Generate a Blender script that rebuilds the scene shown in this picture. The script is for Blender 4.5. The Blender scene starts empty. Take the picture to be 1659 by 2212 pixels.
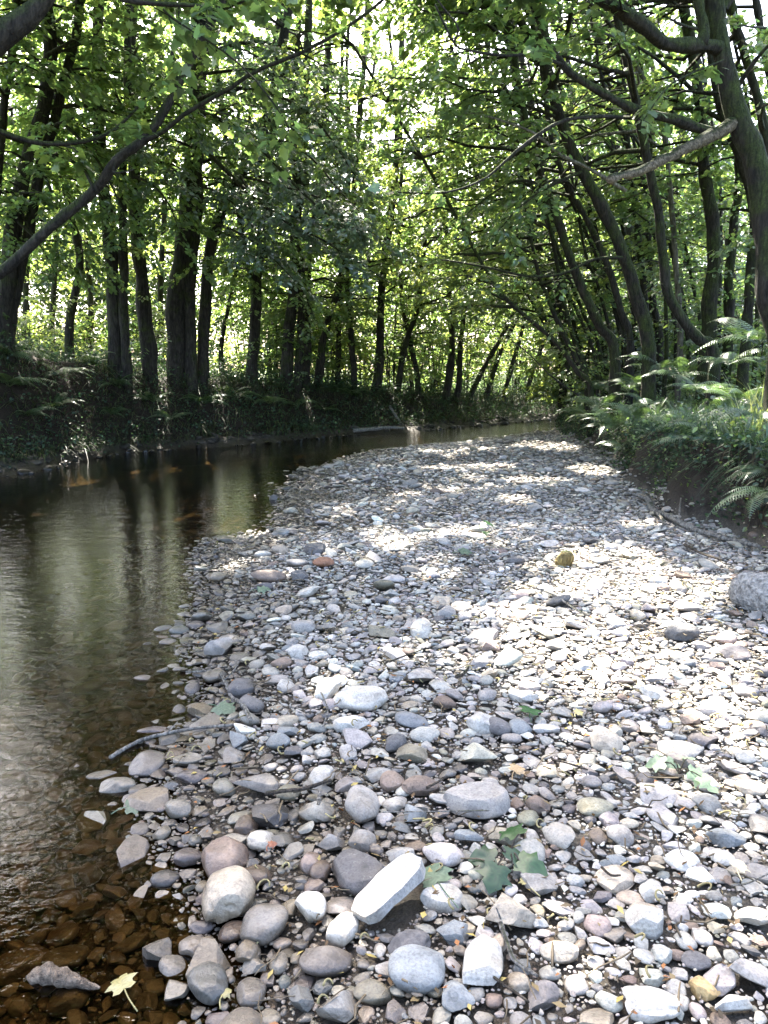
import bpy, math
import numpy as np
from mathutils import Vector

sc = bpy.context.scene
COL = sc.collection
RNG = np.random.default_rng(11)

# ------------------------------------------------------------------ camera, light, exposure
CAM_H, PITCH, FPX = 1.5, math.radians(10.5), 1659.0
cam_data = bpy.data.cameras.new('camera')
cam_data.sensor_fit = 'HORIZONTAL'; cam_data.sensor_width = 36.0; cam_data.lens = 36.0
cam_data.clip_start = 0.05; cam_data.clip_end = 2000.0
cam = bpy.data.objects.new('camera', cam_data); COL.objects.link(cam)
cam.location = (0, 0, CAM_H); cam.rotation_euler = (math.pi/2 - PITCH, 0, 0)
sc.camera = cam

SUN_EL, SUN_AZ = math.radians(50), math.radians(-15)      # ahead of the viewer, a little to the left
SUN = np.array([math.cos(SUN_EL)*math.sin(SUN_AZ), math.cos(SUN_EL)*math.cos(SUN_AZ), math.sin(SUN_EL)])
world = bpy.data.worlds.new('World'); sc.world = world; world.use_nodes = True
wn = world.node_tree; wn.nodes.clear()
w_out = wn.nodes.new('ShaderNodeOutputWorld'); w_bg = wn.nodes.new('ShaderNodeBackground')
w_sky = wn.nodes.new('ShaderNodeTexSky'); w_sky.sky_type = 'NISHITA'; w_sky.sun_disc = False
w_sky.sun_elevation = SUN_EL; w_sky.sun_rotation = SUN_AZ; w_sky.air_density = 0.8; w_sky.dust_density = 4.0; w_sky.ozone_density = 0.4
w_bg.inputs['Strength'].default_value = 0.15
wn.links.new(w_sky.outputs[0], w_bg.inputs[0]); wn.links.new(w_bg.outputs[0], w_out.inputs[0])
sd = bpy.data.lights.new('sun', 'SUN'); sd.energy = 5.0; sd.angle = math.radians(0.53); sd.color = (1.0, 0.94, 0.84)
so = bpy.data.objects.new('sun', sd); COL.objects.link(so)
so.rotation_euler = Vector((-SUN[0], -SUN[1], -SUN[2])).to_track_quat('-Z', 'Y').to_euler()
so.location = (-20, 60, 80)
vs = sc.view_settings; vs.view_transform = 'Standard'; vs.look = 'None'; vs.gamma = 1.0; vs.use_curve_mapping = False
vs.exposure = 3.3
cy = sc.cycles
cy.max_bounces = 7; cy.diffuse_bounces = 4; cy.glossy_bounces = 3; cy.transmission_bounces = 5; cy.transparent_max_bounces = 8
cy.caustics_reflective = False; cy.caustics_refractive = False
cy.sample_clamp_indirect = 6.0

# ------------------------------------------------------------------ helpers
cP, sP = math.cos(PITCH), math.sin(PITCH)
def ray(x, y):
    r, u = (x-829.5)/FPX, (1106.0-y)/FPX
    return np.array([r, cP+sP*u, -sP+cP*u])
def at(x, y, depth):
    """point on the line of sight through photograph position (x, y), at a distance `depth` up the valley"""
    d = ray(x, y); return np.array([0, 0, CAM_H]) + d*(depth/d[1])
def flat(x, y, z=0.0):
    d = ray(x, y); return np.array([0, 0, CAM_H]) + d*((z-CAM_H)/d[2])

def tag(o, label=None, cat=None, group=None, kind=None):
    if label: o['label'] = label
    if cat: o['category'] = cat
    if group: o['group'] = group
    if kind: o['kind'] = kind
    return o
def link(name, data, parent=None):
    o = bpy.data.objects.new(name, data); COL.objects.link(o)
    if parent is not None: o.parent = parent
    return o
def empty(name, loc):
    o = bpy.data.objects.new(name, None); COL.objects.link(o); o.location = [float(v) for v in loc]; o.empty_display_size = 0.2
    return o

class MB:
    """collects vertices and faces (triangles and quads) and links them as one mesh"""
    def __init__(s): s.v = []; s.f3 = []; s.f4 = []; s.c = []; s.n = 0
    def add(s, v, f, col=None):
        v = np.asarray(v, float).reshape(-1, 3); f = np.asarray(f, int)
        (s.f3 if f.shape[1] == 3 else s.f4).append(f + s.n)
        s.v.append(v); s.n += len(v)
        if col is None: col = (0.5, 0.5, 0.5)
        col = np.asarray(col, float)
        s.c.append(np.broadcast_to(col, (len(v), 3)) if col.ndim == 1 else col)
    def add_faces(s, f, base):
        f = np.asarray(f, int); (s.f3 if f.shape[1] == 3 else s.f4).append(f + base)
    def mesh(s, name, mat, smooth=True, origin=None):
        v = np.concatenate(s.v)
        if origin is not None: v = v - np.asarray(origin)
        me = bpy.data.meshes.new(name)
        f3 = np.concatenate(s.f3) if s.f3 else np.zeros((0, 3), int)
        f4 = np.concatenate(s.f4) if s.f4 else np.zeros((0, 4), int)
        me.vertices.add(len(v)); me.vertices.foreach_set('co', v.astype(np.float32).ravel())
        lo = np.concatenate([f3.ravel(), f4.ravel()]).astype(np.int32)
        me.loops.add(len(lo)); me.loops.foreach_set('vertex_index', lo)
        st = np.concatenate([np.arange(len(f3))*3, len(f3)*3 + np.arange(len(f4))*4]).astype(np.int32)
        me.polygons.add(len(st)); me.polygons.foreach_set('loop_start', st)
        me.polygons.foreach_set('use_smooth', np.full(len(st), smooth))
        ca = me.attributes.new('tint', 'FLOAT_COLOR', 'POINT')
        c = np.concatenate(s.c); c4 = np.ones((len(c), 4), np.float32); c4[:, :3] = c
        ca.data.foreach_set('color', c4.ravel())
        me.update(calc_edges=True); me.materials.append(mat)
        return me
    def build(s, name, mat, parent=None, smooth=True, origin=None):
        o = link(name, s.mesh(name, mat, smooth, origin), parent)
        if origin is not None and parent is None: o.location = [float(q) for q in origin]
        return o

def unit(v): v = np.asarray(v, float); return v/np.maximum(np.linalg.norm(v, axis=-1, keepdims=True), 1e-9)
def snoise(p, seed, k=1.0, n=6):
    """cheap smooth noise: a sum of sine waves in random directions"""
    r = np.random.default_rng(seed); out = 0
    for i in range(n):
        d = unit(r.normal(size=3))*k*r.uniform(0.6, 1.7); out = out + np.sin(p @ d + r.uniform(0, 6.28))
    return out/math.sqrt(n)
def catmull(pts, m):
    P = np.asarray(pts, float)
    if len(P) == 2: return P[0] + (P[1]-P[0])*np.linspace(0, 1, m)[:, None]
    E = np.vstack([2*P[0]-P[1], P, 2*P[-1]-P[-2]])
    t = np.linspace(0, len(P)-1-1e-6, m); i = t.astype(int); u = (t-i)[:, None]
    a, b, c, d = E[i], E[i+1], E[i+2], E[i+3]
    return 0.5*((2*b) + (c-a)*u + (2*a-5*b+4*c-d)*u*u + (3*b-a-3*c+d)*u**3)
def tube(mb, path, rad, sides=8, lump=0.0, seed=0, col=None, flare=0.0, cap=True):
    P = np.asarray(path, float); n = len(P); rad = np.broadcast_to(np.asarray(rad, float), (n,)).copy()
    T = unit(np.gradient(P, axis=0)); up = np.array([0, 0, 1.0]) if abs(T[0, 2]) < 0.8 else np.array([1.0, 0, 0])
    N = np.zeros((n, 3)); N[0] = unit(np.cross(T[0], up))
    for i in range(1, n):
        q = N[i-1] - T[i]*(N[i-1] @ T[i]); N[i] = unit(q)
    B = np.cross(T, N); a = np.linspace(0, 2*math.pi, sides, endpoint=False)
    R = rad[:, None]*np.ones((1, sides))
    if flare: 
        s = np.linspace(0, 1, n)[:, None]; w = np.exp(-s*(n/2.2))
        R = R*(1 + flare*w*(0.7+0.5*np.sin(a*3+seed)[None, :]))
    V = P[:, None] + R[..., None]*(np.cos(a)[None, :, None]*N[:, None] + np.sin(a)[None, :, None]*B[:, None])
    if lump:
        nz = (snoise(V.reshape(-1, 3)/max(rad.max(), .01), seed+3, 1.3) + .5*snoise(V.reshape(-1, 3)/max(rad.max(), .01)*np.array([1, 1, .35]), seed+4, 4)).reshape(n, sides)
        V = P[:, None] + (V-P[:, None])*(1+lump*nz)[..., None]
    base = mb.n
    i = np.arange(n-1)[:, None]; j = np.arange(sides)[None, :]; k = (j+1) % sides
    f = np.stack([i*sides+j, i*sides+k, (i+1)*sides+k, (i+1)*sides+j], -1).reshape(-1, 4)
    mb.add(V.reshape(-1, 3), f, col)
    if cap:
        for e, idx in ((0, 0), (n-1, (n-1)*sides)):
            c = P[e] + T[e]*rad[e]*(0.5 if e else -0.5); b2 = mb.n
            mb.add(c[None], np.zeros((0, 3), int), col)
            jj = np.arange(sides); kk = (jj+1) % sides
            ff = np.stack([base+idx+jj, base+idx+kk, np.full(sides, b2)], -1) if e else np.stack([base+idx+kk, base+idx+jj, np.full(sides, b2)], -1)
            mb.f3.append(ff)

# ------------------------------------------------------------------ materials
def new_mat(name):
    m = bpy.data.materials.new(name); m.use_nodes = True; nt = m.node_tree; nt.nodes.clear()
    out = nt.nodes.new('ShaderNodeOutputMaterial')
    class N: pass
    h = N(); h.m = m; h.nt = nt; h.out = out
    def node(t, **kw):
        x = nt.nodes.new(t)
        for k, v in kw.items():
            if k.startswith('i_'):
                key = k[2:]; key = int(key) if key.isdigit() else key.replace('_', ' '); x.inputs[key].default_value = v
            else: setattr(x, k, v)
        return x
    h.node = node; h.lk = nt.links.new
    def ramp(src, stops):
        r = node('ShaderNodeValToRGB'); e = r.color_ramp.elements
        while len(e) < len(stops): e.new(0.5)
        for q, (p, c) in zip(e, stops): q.position = p; q.color = (*c, 1) if len(c) == 3 else c
        h.lk(src, r.inputs[0]); return r.outputs[0]
    h.ramp = ramp
    def mix(fac, a, b, mode='MIX'):
        x = node('ShaderNodeMix', data_type='RGBA', blend_type=mode)
        for s, v in ((0, fac), (6, a), (7, b)):
            if hasattr(v, 'is_output'): h.lk(v, x.inputs[s])
            else: x.inputs[s].default_value = (*v, 1) if isinstance(v, tuple) and len(v) == 3 else v
        return x.outputs[2]
    h.mix = mix
    def math_(op, a, b=0.0, clamp=False):
        x = node('ShaderNodeMath', operation=op, use_clamp=clamp)
        for s, v in ((0, a), (1, b)):
            if hasattr(v, 'is_output'): h.lk(v, x.inputs[s])
            else: x.inputs[s].default_value = v
        return x.outputs[0]
    h.math = math_
    def noise(vec, scale, detail=4.0, rough=0.55, dist=0.0):
        x = node('ShaderNodeTexNoise', i_Scale=scale, i_Detail=detail, i_Roughness=rough, i_Distortion=dist)
        if vec is not None: h.lk(vec, x.inputs['Vector'])
        return x.outputs[0]
    h.noise = noise
    def bump(height, strength, dist=0.01, normal=None):
        x = node('ShaderNodeBump', i_Strength=strength, i_Distance=dist); h.lk(height, x.inputs['Height'])
        if normal is not None: h.lk(normal, x.inputs['Normal'])
        return x.outputs[0]
    h.bump = bump
    def principled(color, rough, normal=None, spec=0.5):
        x = node('ShaderNodeBsdfPrincipled')
        for k, v in (('Base Color', color), ('Roughness', rough), ('Specular IOR Level', spec)):
            if hasattr(v, 'is_output'): h.lk(v, x.inputs[k])
            else: x.inputs[k].default_value = (*v, 1) if isinstance(v, tuple) and len(v) == 3 else v
        if normal is not None: h.lk(normal, x.inputs['Normal'])
        h.lk(x.outputs[0], out.inputs['Surface']); return x
    h.principled = principled
    return h

def stone_material():
    h = new_mat('stone'); g = h.node('ShaderNodeNewGeometry').outputs['Position']
    tint = h.node('ShaderNodeAttribute', attribute_name='tint').outputs['Color']
    n1 = h.noise(g, 22, 5, 0.62); n2 = h.noise(g, 140, 3, 0.6); n3 = h.noise(g, 60, 4, 0.6, 1.5)
    c = h.mix(1.0, tint, h.ramp(n1, [(0.28, (0.62, 0.61, 0.60)), (0.5, (1, 1, 1)), (0.75, (1.22, 1.19, 1.12))]), 'MULTIPLY')
    c = h.mix(1.0, c, h.ramp(n2, [(0.34, (0.74, 0.73, 0.72)), (0.50, (1, 1, 1)), (0.70, (1.12, 1.12, 1.11))]), 'MULTIPLY')
    st = h.noise(g, 5.5, 4, 0.6, 0.6); c = h.mix(h.ramp(st, [(0.52, (0, 0, 0)), (0.66, (.55, .55, .55))]), c, h.mix(1.0, c, (0.62, 0.56, 0.46), 'MULTIPLY'))
    c = h.mix(h.ramp(n3, [(0.60, (0, 0, 0)), (0.70, (0.6, 0.6, 0.6))]), c, h.mix(0.5, c, (0.36, 0.35, 0.31)))
    z = h.node('ShaderNodeSeparateXYZ'); h.lk(g, z.inputs[0])
    zz = h.math('ADD', z.outputs[2], h.math('MULTIPLY', h.math('SUBTRACT', h.noise(g, 7, 3), 0.5), 0.10))
    wet = h.node('ShaderNodeMapRange', interpolation_type='SMOOTHSTEP', i_1=0.105, i_2=0.05, i_3=0.0, i_4=1.0); h.lk(zz, wet.inputs[0])
    w = wet.outputs[0]
    c = h.mix(w, c, h.mix(1.0, c, (0.40, 0.37, 0.33), 'MULTIPLY'))
    deep = h.node('ShaderNodeMapRange', interpolation_type='SMOOTHSTEP', i_1=0.0, i_2=-0.06, i_3=0.0, i_4=1.0); h.lk(zz, deep.inputs[0])
    c = h.mix(deep.outputs[0], c, h.mix(0.6, c, (0.075, 0.042, 0.016)))          # algae film on stones that lie under water
    r = h.math('SUBTRACT', 0.78, h.math('MULTIPLY', w, 0.5))
    b = h.bump(n1, 0.5, 0.010); b = h.bump(n3, 0.45, 0.005, b); b = h.bump(n2, 0.35, 0.002, b)
    h.principled(c, r, b, 0.4); return h.m

def ground_material():
    h = new_mat('earth'); g = h.node('ShaderNodeNewGeometry').outputs['Position']
    tint = h.node('ShaderNodeAttribute', attribute_name='tint').outputs['Color']
    n1 = h.noise(g, 6, 6, 0.65); n2 = h.noise(g, 70, 4, 0.65)
    c = h.mix(1.0, tint, h.ramp(n1, [(0.3, (0.55, 0.53, 0.5)), (0.55, (1, 1, 1)), (0.75, (1.4, 1.35, 1.25))]), 'MULTIPLY')
    c = h.mix(1.0, c, h.ramp(n2, [(0.35, (0.55, 0.55, 0.55)), (0.65, (1.35, 1.35, 1.3))]), 'MULTIPLY')
    b = h.bump(n1, 0.6, 0.06); b = h.bump(n2, 0.7, 0.012, b)
    z = h.node('ShaderNodeSeparateXYZ'); h.lk(g, z.inputs[0]); zz = h.math('ADD', z.outputs[2], h.math('MULTIPLY', h.math('SUBTRACT', n1, 0.5), 0.14))
    wet = h.node('ShaderNodeMapRange', interpolation_type='SMOOTHSTEP', i_1=0.16, i_2=0.04, i_3=0.0, i_4=1.0); h.lk(zz, wet.inputs[0])
    c = h.mix(wet.outputs[0], c, h.mix(1.0, c, (0.38, 0.33, 0.28), 'MULTIPLY'))
    h.principled(c, h.math('SUBTRACT', 0.9, h.math('MULTIPLY', wet.outputs[0], 0.45)), b, 0.25); return h.m

def water_material():
    h = new_mat('water'); g = h.node('ShaderNodeNewGeometry').outputs['Position']
    mp = h.node('ShaderNodeMapping'); mp.inputs['Scale'].default_value = (1.0, 1.9, 1.0); mp.inputs['Rotation'].default_value = (0, 0, 0.45); h.lk(g, mp.inputs[0])
    n1 = h.noise(mp.outputs[0], 2.6, 3, 0.5, 0.4); n2 = h.noise(mp.outputs[0], 9, 3, 0.55, 0.6); n3 = h.noise(mp.outputs[0], 34, 2, 0.5)
    z = h.node('ShaderNodeSeparateXYZ'); h.lk(g, z.inputs[0])
    rif = h.node('ShaderNodeMapRange', i_1=12.5, i_2=16.5, i_3=0.10, i_4=0.5); h.lk(z.outputs[1], rif.inputs[0])
    b = h.bump(n1, 0.06, 0.08); b2 = h.node('ShaderNodeBump', i_Distance=0.035); h.lk(n2, b2.inputs['Height']); h.lk(rif.outputs[0], b2.inputs['Strength']); h.lk(b, b2.inputs['Normal'])
    b = h.bump(n3, 0.16, 0.008, b2.outputs[0])
    fr = h.node('ShaderNodeFresnel', i_IOR=1.33); h.lk(b, fr.inputs['Normal'])
    gl = h.node('ShaderNodeBsdfGlossy', i_Roughness=0.03); gl.inputs['Color'].default_value = (1, 1, 1, 1); h.lk(b, gl.inputs['Normal'])
    tr = h.node('ShaderNodeBsdfTransparent'); tr.inputs['Color'].default_value = (0.42, 0.33, 0.19, 1)
    mx = h.node('ShaderNodeMixShader'); h.lk(fr.outputs[0], mx.inputs[0]); h.lk(tr.outputs[0], mx.inputs[1]); h.lk(gl.outputs[0], mx.inputs[2])
    h.lk(mx.outputs[0], h.out.inputs['Surface']); return h.m

def leaf_material(name, refl, trans, tfac=0.5, gloss=0.07, rough=0.38):
    h = new_mat(name)
    tint = h.node('ShaderNodeAttribute', attribute_name='tint').outputs['Color']   # mid grey = unchanged
    t2 = h.mix(1.0, tint, (2.0, 2.0, 2.0), 'MULTIPLY')
    ca = h.mix(1.0, t2, refl, 'MULTIPLY'); cb = h.mix(1.0, t2, trans, 'MULTIPLY')
    d = h.node('ShaderNodeBsdfDiffuse'); h.lk(ca, d.inputs[0]); t = h.node('ShaderNodeBsdfTranslucent'); h.lk(cb, t.inputs[0])
    m1 = h.node('ShaderNodeMixShader', i_0=tfac); h.lk(d.outputs[0], m1.inputs[1]); h.lk(t.outputs[0], m1.inputs[2])
    gl = h.node('ShaderNodeBsdfGlossy', i_Roughness=rough)
    m2 = h.node('ShaderNodeMixShader', i_0=gloss); h.lk(m1.outputs[0], m2.inputs[1]); h.lk(gl.outputs[0], m2.inputs[2])
    h.lk(m2.outputs[0], h.out.inputs['Surface']); return h.m

def bark_material(name, dark, light, moss=0.5, scale=1.0, zs=0.22):
    h = new_mat(name); geo = h.node('ShaderNodeNewGeometry'); g = geo.outputs['Position']
    mp = h.node('ShaderNodeMapping'); mp.inputs['Scale'].default_value = (1, 1, zs); h.lk(g, mp.inputs[0])
    n1 = h.noise(mp.outputs[0], 16*scale, 6, 0.65, 0.8); n2 = h.noise(g, 3.2, 4, 0.6); n3 = h.noise(g, 60, 3, 0.6)
    c = h.ramp(n1, [(0.3, dark), (0.7, light)])
    nz = h.node('ShaderNodeSeparateXYZ'); h.lk(geo.outputs['Normal'], nz.inputs[0])
    ms = h.math('ADD', h.math('MULTIPLY', nz.outputs[2], 0.35), h.math('ADD', n2, moss-0.78))
    mf = h.ramp(ms, [(0.14, (0, 0, 0)), (0.34, (1, 1, 1))])
    mc = h.ramp(n3, [(0.3, (0.020, 0.028, 0.007)), (0.7, (0.060, 0.072, 0.018))])
    c = h.mix(mf, c, mc)
    n4 = h.noise(mp.outputs[0], 38*scale, 4, 0.6, 0.4); c = h.mix(1.0, c, h.ramp(n4, [(0.35, (0.45, 0.45, 0.45)), (0.55, (1, 1, 1)), (0.75, (1.5, 1.5, 1.45))]), 'MULTIPLY')
    b = h.bump(n1, 1.0, 0.06); b = h.bump(n4, 0.8, 0.02, b); b = h.bump(n3, 0.4, 0.012, b)
    h.principled(c, 0.88, b, 0.25); return h.m

M = dict(
    stone=stone_material(), earth=ground_material(), water=water_material(),
    leaf_mid=leaf_material('leaf_mid', (0.070, 0.115, 0.042), (0.24, 0.36, 0.080)),
    leaf_light=leaf_material('leaf_light', (0.075, 0.120, 0.040), (0.32, 0.41, 0.090), 0.55),
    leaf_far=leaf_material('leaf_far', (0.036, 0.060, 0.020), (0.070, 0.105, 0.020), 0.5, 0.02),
    leaf_dark=leaf_material('leaf_dark', (0.056, 0.100, 0.054), (0.14, 0.23, 0.070), 0.4, 0.15, 0.45),
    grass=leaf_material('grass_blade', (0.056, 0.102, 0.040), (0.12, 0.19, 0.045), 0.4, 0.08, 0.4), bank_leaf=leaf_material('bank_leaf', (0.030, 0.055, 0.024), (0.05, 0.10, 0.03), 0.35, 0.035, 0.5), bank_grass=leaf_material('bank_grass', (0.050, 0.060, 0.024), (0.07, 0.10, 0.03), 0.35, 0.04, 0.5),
    fern=leaf_material('fern_green', (0.064, 0.120, 0.046), (0.12, 0.20, 0.045), 0.38, 0.10, 0.40),
    litter=leaf_material('dry_litter', (0.22, 0.19, 0.12), (0.12, 0.10, 0.05), 0.25, 0.03, 0.6),
    bark=bark_material('bark_dark', (0.016, 0.0135, 0.011), (0.062, 0.052, 0.041), 0.42),
    bark_moss=bark_material('bark_mossy', (0.014, 0.011, 0.008), (0.050, 0.041, 0.030), 0.52),
    bark_pale=bark_material('bark_pale', (0.10, 0.085, 0.065), (0.26, 0.23, 0.18), 0.36),
    log=bark_material('weathered_wood', (0.26, 0.245, 0.215), (0.46, 0.44, 0.40), 0.04, 1.2, 1.0),
    snag=bark_material('snag_wood', (0.07, 0.052, 0.035), (0.34, 0.27, 0.18), 0.34, 1.4, 1.0),
    drift=bark_material('soaked_wood', (0.10, 0.072, 0.050), (0.33, 0.26, 0.19), -0.2, 1.6, 1.0),
    wood=bark_material('dry_wood', (0.13, 0.115, 0.095), (0.42, 0.385, 0.33), 0.12, 2.0),
    wood_dark=bark_material('damp_wood', (0.05, 0.038, 0.028), (0.15, 0.12, 0.09), 0.15, 2.0),
)

# ------------------------------------------------------------------ lie of the land
EDGE = np.array([[-0.10, -3.0], *[flat(x, y)[:2] for x, y in ((392, 2212), (425, 2010), (400, 1880), (330, 1770), (300, 1690), (345, 1610), (440, 1540), (435, 1440), (405, 1350), (430, 1240),
        (475, 1170), (590, 1140), (612, 1075), (650, 1018), (800, 974), (1000, 954), (1190, 931))], [4.6, 19.8], [9.0, 22.6], [20, 26]])
RBANK = np.array([[2.7, -6.0], [2.75, 0.0], [2.95, 3.5], *[flat(x, y)[:2] for x, y in ((1659, 1225), (1560, 1180), (1480, 1150), (1400, 1085), (1345, 1030), (1300, 990), (1235, 958), (1205, 928))], [4.9, 20.5], [9.4, 22.9], [20, 26], [60, 30]])
LBANK = np.array([[-8.0, -8.0], [-7.6, 2.0], [-6.6, 8.0], *[flat(x, y)[:2] for x, y in ((0, 1026), (160, 998), (300, 977), (470, 962), (620, 951), (760, 939), (870, 932), (1000, 921), (1100, 913), (1190, 906))], [9.5, 26.5], [20, 30], [60, 34]])
LB_H = np.array([[-8, 2.1], [11, 2.1], [14.3, 1.8], [17, 1.35], [20, 1.05], [24, 0.7], [27, 0.55], [60, .6]])   # bank height along the valley
RB_H = np.array([[-8, 0.9], [3, 0.80], [6, 0.72], [9, 0.62], [13, 0.42], [17, 0.34], [22, 0.4], [60, 0.5]])
def sdist(P, L):
    """signed distance of points to a polyline, positive on its right-hand side (towards +x)"""
    P = np.asarray(P, float); best = np.full(len(P), 1e9); sg = np.zeros(len(P))
    for a, b in zip(L[:-1], L[1:]):
        e = b-a; t = np.clip(((P-a) @ e)/(e @ e), 0, 1); q = P-(a+t[:, None]*e); d = np.hypot(q[:, 0], q[:, 1])
        cr = e[1]*(P[:, 0]-a[0]) - e[0]*(P[:, 1]-a[1])
        m = d < best-1e-9; best[m] = d[m]; sg[m] = np.sign(cr[m])
    return best*np.where(sg == 0, 1, sg)
def sstep(x, a, b): t = np.clip((x-a)/(b-a), 0, 1); return t*t*(3-2*t)
def terrain(P, parts=False):
    P = np.asarray(P, float).reshape(-1, 2); x, y = P[:, 0], P[:, 1]
    p3 = np.column_stack([x, y, 0*x])
    e = sdist(P, EDGE) + .07*snoise(p3, 60, 4.5); r = sdist(P, RBANK) + .10*snoise(p3, 61, 2.4); l = -sdist(P, LBANK) + .20*snoise(p3, 62, 1.6) + .08*snoise(p3, 63, 5)
    z = np.where(e > 0, 0.13*(1-np.exp(-e/0.9)) + 0.03*sstep(e, 1.5, 4), -0.42*(1-np.exp(e/2.8))) 
    z = z + 0.02*snoise(p3, 5, 2.2)*sstep(np.abs(e), 0, .6)
    hr = np.interp(y, RB_H[:, 0], RB_H[:, 1]); hl = np.interp(y, LB_H[:, 0], LB_H[:, 1])
    br = hr*sstep(r, -0.04, 0.24) + (0.10*np.clip(r-0.3, 0, None) + 0.36*sstep(r, 0.8, 4.5)) + 0.06*snoise(p3, 8, 1.7)*sstep(r, .3, 1.2)
    br = np.minimum(br, 2.2 + 0.05*r)
    bl = 0.16*sstep(l, -0.45, 0.25) + (hl-0.16)*sstep(l, 0.2, 2.1) + 0.05*np.clip(l-1.5, 0, 40)*0.3 + 0.09*snoise(p3, 9, 1.5)*sstep(l, .2, 1.4)
    z = np.where(r > -0.15, np.maximum(z*(r < 0.3), 0) + br, z)
    z = np.where(l > -0.5, np.where(l > 0, np.maximum(z, 0)*0 + bl, z*(1-sstep(l, -0.5, 0)) + bl), z)
    return (z, e, r, l) if parts else z
def tz(x, y): return float(terrain([[x, y]])[0])
def ground_hit(x, y):
    """where the line of sight through photograph position (x, y) meets the land"""
    d = ray(x, y); o = np.array([0, 0, CAM_H]); t = np.arange(1.5, 45, 0.04); Q = o+t[:, None]*d
    below = Q[:, 2] < np.maximum(terrain(Q[:, :2]), -0.02)
    i = int(np.argmax(below)) if below.any() else len(t)-1
    return Q[i]

def build_ground():
    xs = np.concatenate([np.linspace(-260, -16, 26), np.arange(-15, -8, .4), np.arange(-8, 8, 0.11), np.arange(8, 16, .4), np.linspace(17, 260, 26)])
    ys = np.concatenate([np.linspace(-120, -4, 14), np.arange(-3, 14, 0.11), np.arange(14, 32, 0.2), np.arange(32, 48, 0.8), np.linspace(50, 420, 24)])
    X, Y = np.meshgrid(xs, ys); P = np.column_stack([X.ravel(), Y.ravel()])
    z, e, r, l = terrain(P, True); p3 = np.column_stack([P, 0*z])
    z = z - 0.012*(e > -.3)*(r < .1)*(l < 0)
    nx, ny = len(xs), len(ys); i = np.arange(ny-1)[:, None]; j = np.arange(nx-1)[None]
    f = np.stack([i*nx+j, i*nx+j+1, (i+1)*nx+j+1, (i+1)*nx+j], -1).reshape(-1, 4)
    c = np.full((len(P), 3), (0.14, 0.128, 0.108))                          # grit between the stones
    bed = sstep(-z, 0.0, 0.10)[:, None]; c = c*(1-bed) + bed*np.array([0.060, 0.036, 0.014])
    soil = np.maximum(sstep(r, -0.25, 0.1), sstep(l, -0.3, 0.2))[:, None]; c = c*(1-soil) + soil*np.array([0.026, 0.018, 0.012])
    top = np.maximum(sstep(r, 0.5, 1.3), sstep(l, 1.6, 3.0))[:, None]; c = c*(1-top) + top*np.array([0.040, 0.050, 0.018])
    field = sstep(l, 5.5, 9.0)[:, None]; c = c*(1-field) + field*np.array([0.085, 0.125, 0.032])
    mb = MB(); mb.add(np.column_stack([P, z]), f, c)
    return tag(mb.build('ground', M['earth']), 'brown earth of the stream bed, gravel bar and wooded banks', 'ground', kind='structure')
build_ground()
def build_water():
    pts = [(-9, -9), (0.5, -9), (0.6, 1), (1.5, 6), (3, 12), (4.5, 19.5), (9.5, 23.5), (20, 27.5), (60, 31.5), (60, 34), (20, 30), (9.5, 27), (3, 25), (-2.5, 18.5), (-6.5, 12.5), (-9, 3)]
    xs = np.arange(-10, 30, 0.5); ys = np.arange(-9, 34, .5)
    X, Y = np.meshgrid(xs, ys); nx, ny = len(xs), len(ys); i = np.arange(ny-1)[:, None]; j = np.arange(nx-1)[None]
    f = np.stack([i*nx+j, i*nx+j+1, (i+1)*nx+j+1, (i+1)*nx+j], -1).reshape(-1, 4)
    P = np.column_stack([X.ravel(), Y.ravel()]); e = sdist(P, EDGE); l = -sdist(P, LBANK)
    ok = (e < 1.2) & (l < 1.2); f = f[ok[f].any(1)]
    mb = MB(); mb.add(np.column_stack([P, 0*e]), f)
    return tag(mb.build('water', M['water']), 'dark brown shallow stream water with faint ripples', 'water', kind='structure')
build_water()
# ------------------------------------------------------------------ stones
def ico(level):
    t = (1+5**.5)/2
    v = [(-1, t, 0), (1, t, 0), (-1, -t, 0), (1, -t, 0), (0, -1, t), (0, 1, t), (0, -1, -t), (0, 1, -t), (t, 0, -1), (t, 0, 1), (-t, 0, -1), (-t, 0, 1)]
    f = [(0, 11, 5), (0, 5, 1), (0, 1, 7), (0, 7, 10), (0, 10, 11), (1, 5, 9), (5, 11, 4), (11, 10, 2), (10, 7, 6), (7, 1, 8), (3, 9, 4), (3, 4, 2), (3, 2, 6), (3, 6, 8), (3, 8, 9), (4, 9, 5), (2, 4, 11), (6, 2, 10), (8, 6, 7), (9, 8, 1)]
    v = [tuple(unit(np.array(q, float))) for q in v]
    for _ in range(level):
        mid = {}; nf = []
        def m(a, b):
            k = (min(a, b), max(a, b))
            if k not in mid: mid[k] = len(v); v.append(tuple(unit(np.array(v[a])+np.array(v[b]))))
            return mid[k]
        for a, b, c in f:
            ab, bc, ca = m(a, b), m(b, c), m(c, a); nf += [(a, ab, ca), (b, bc, ab), (c, ca, bc), (ab, bc, ca)]
        f = nf
    return np.array(v), np.array(f)
ICO = [ico(k) for k in range(5)]
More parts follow.
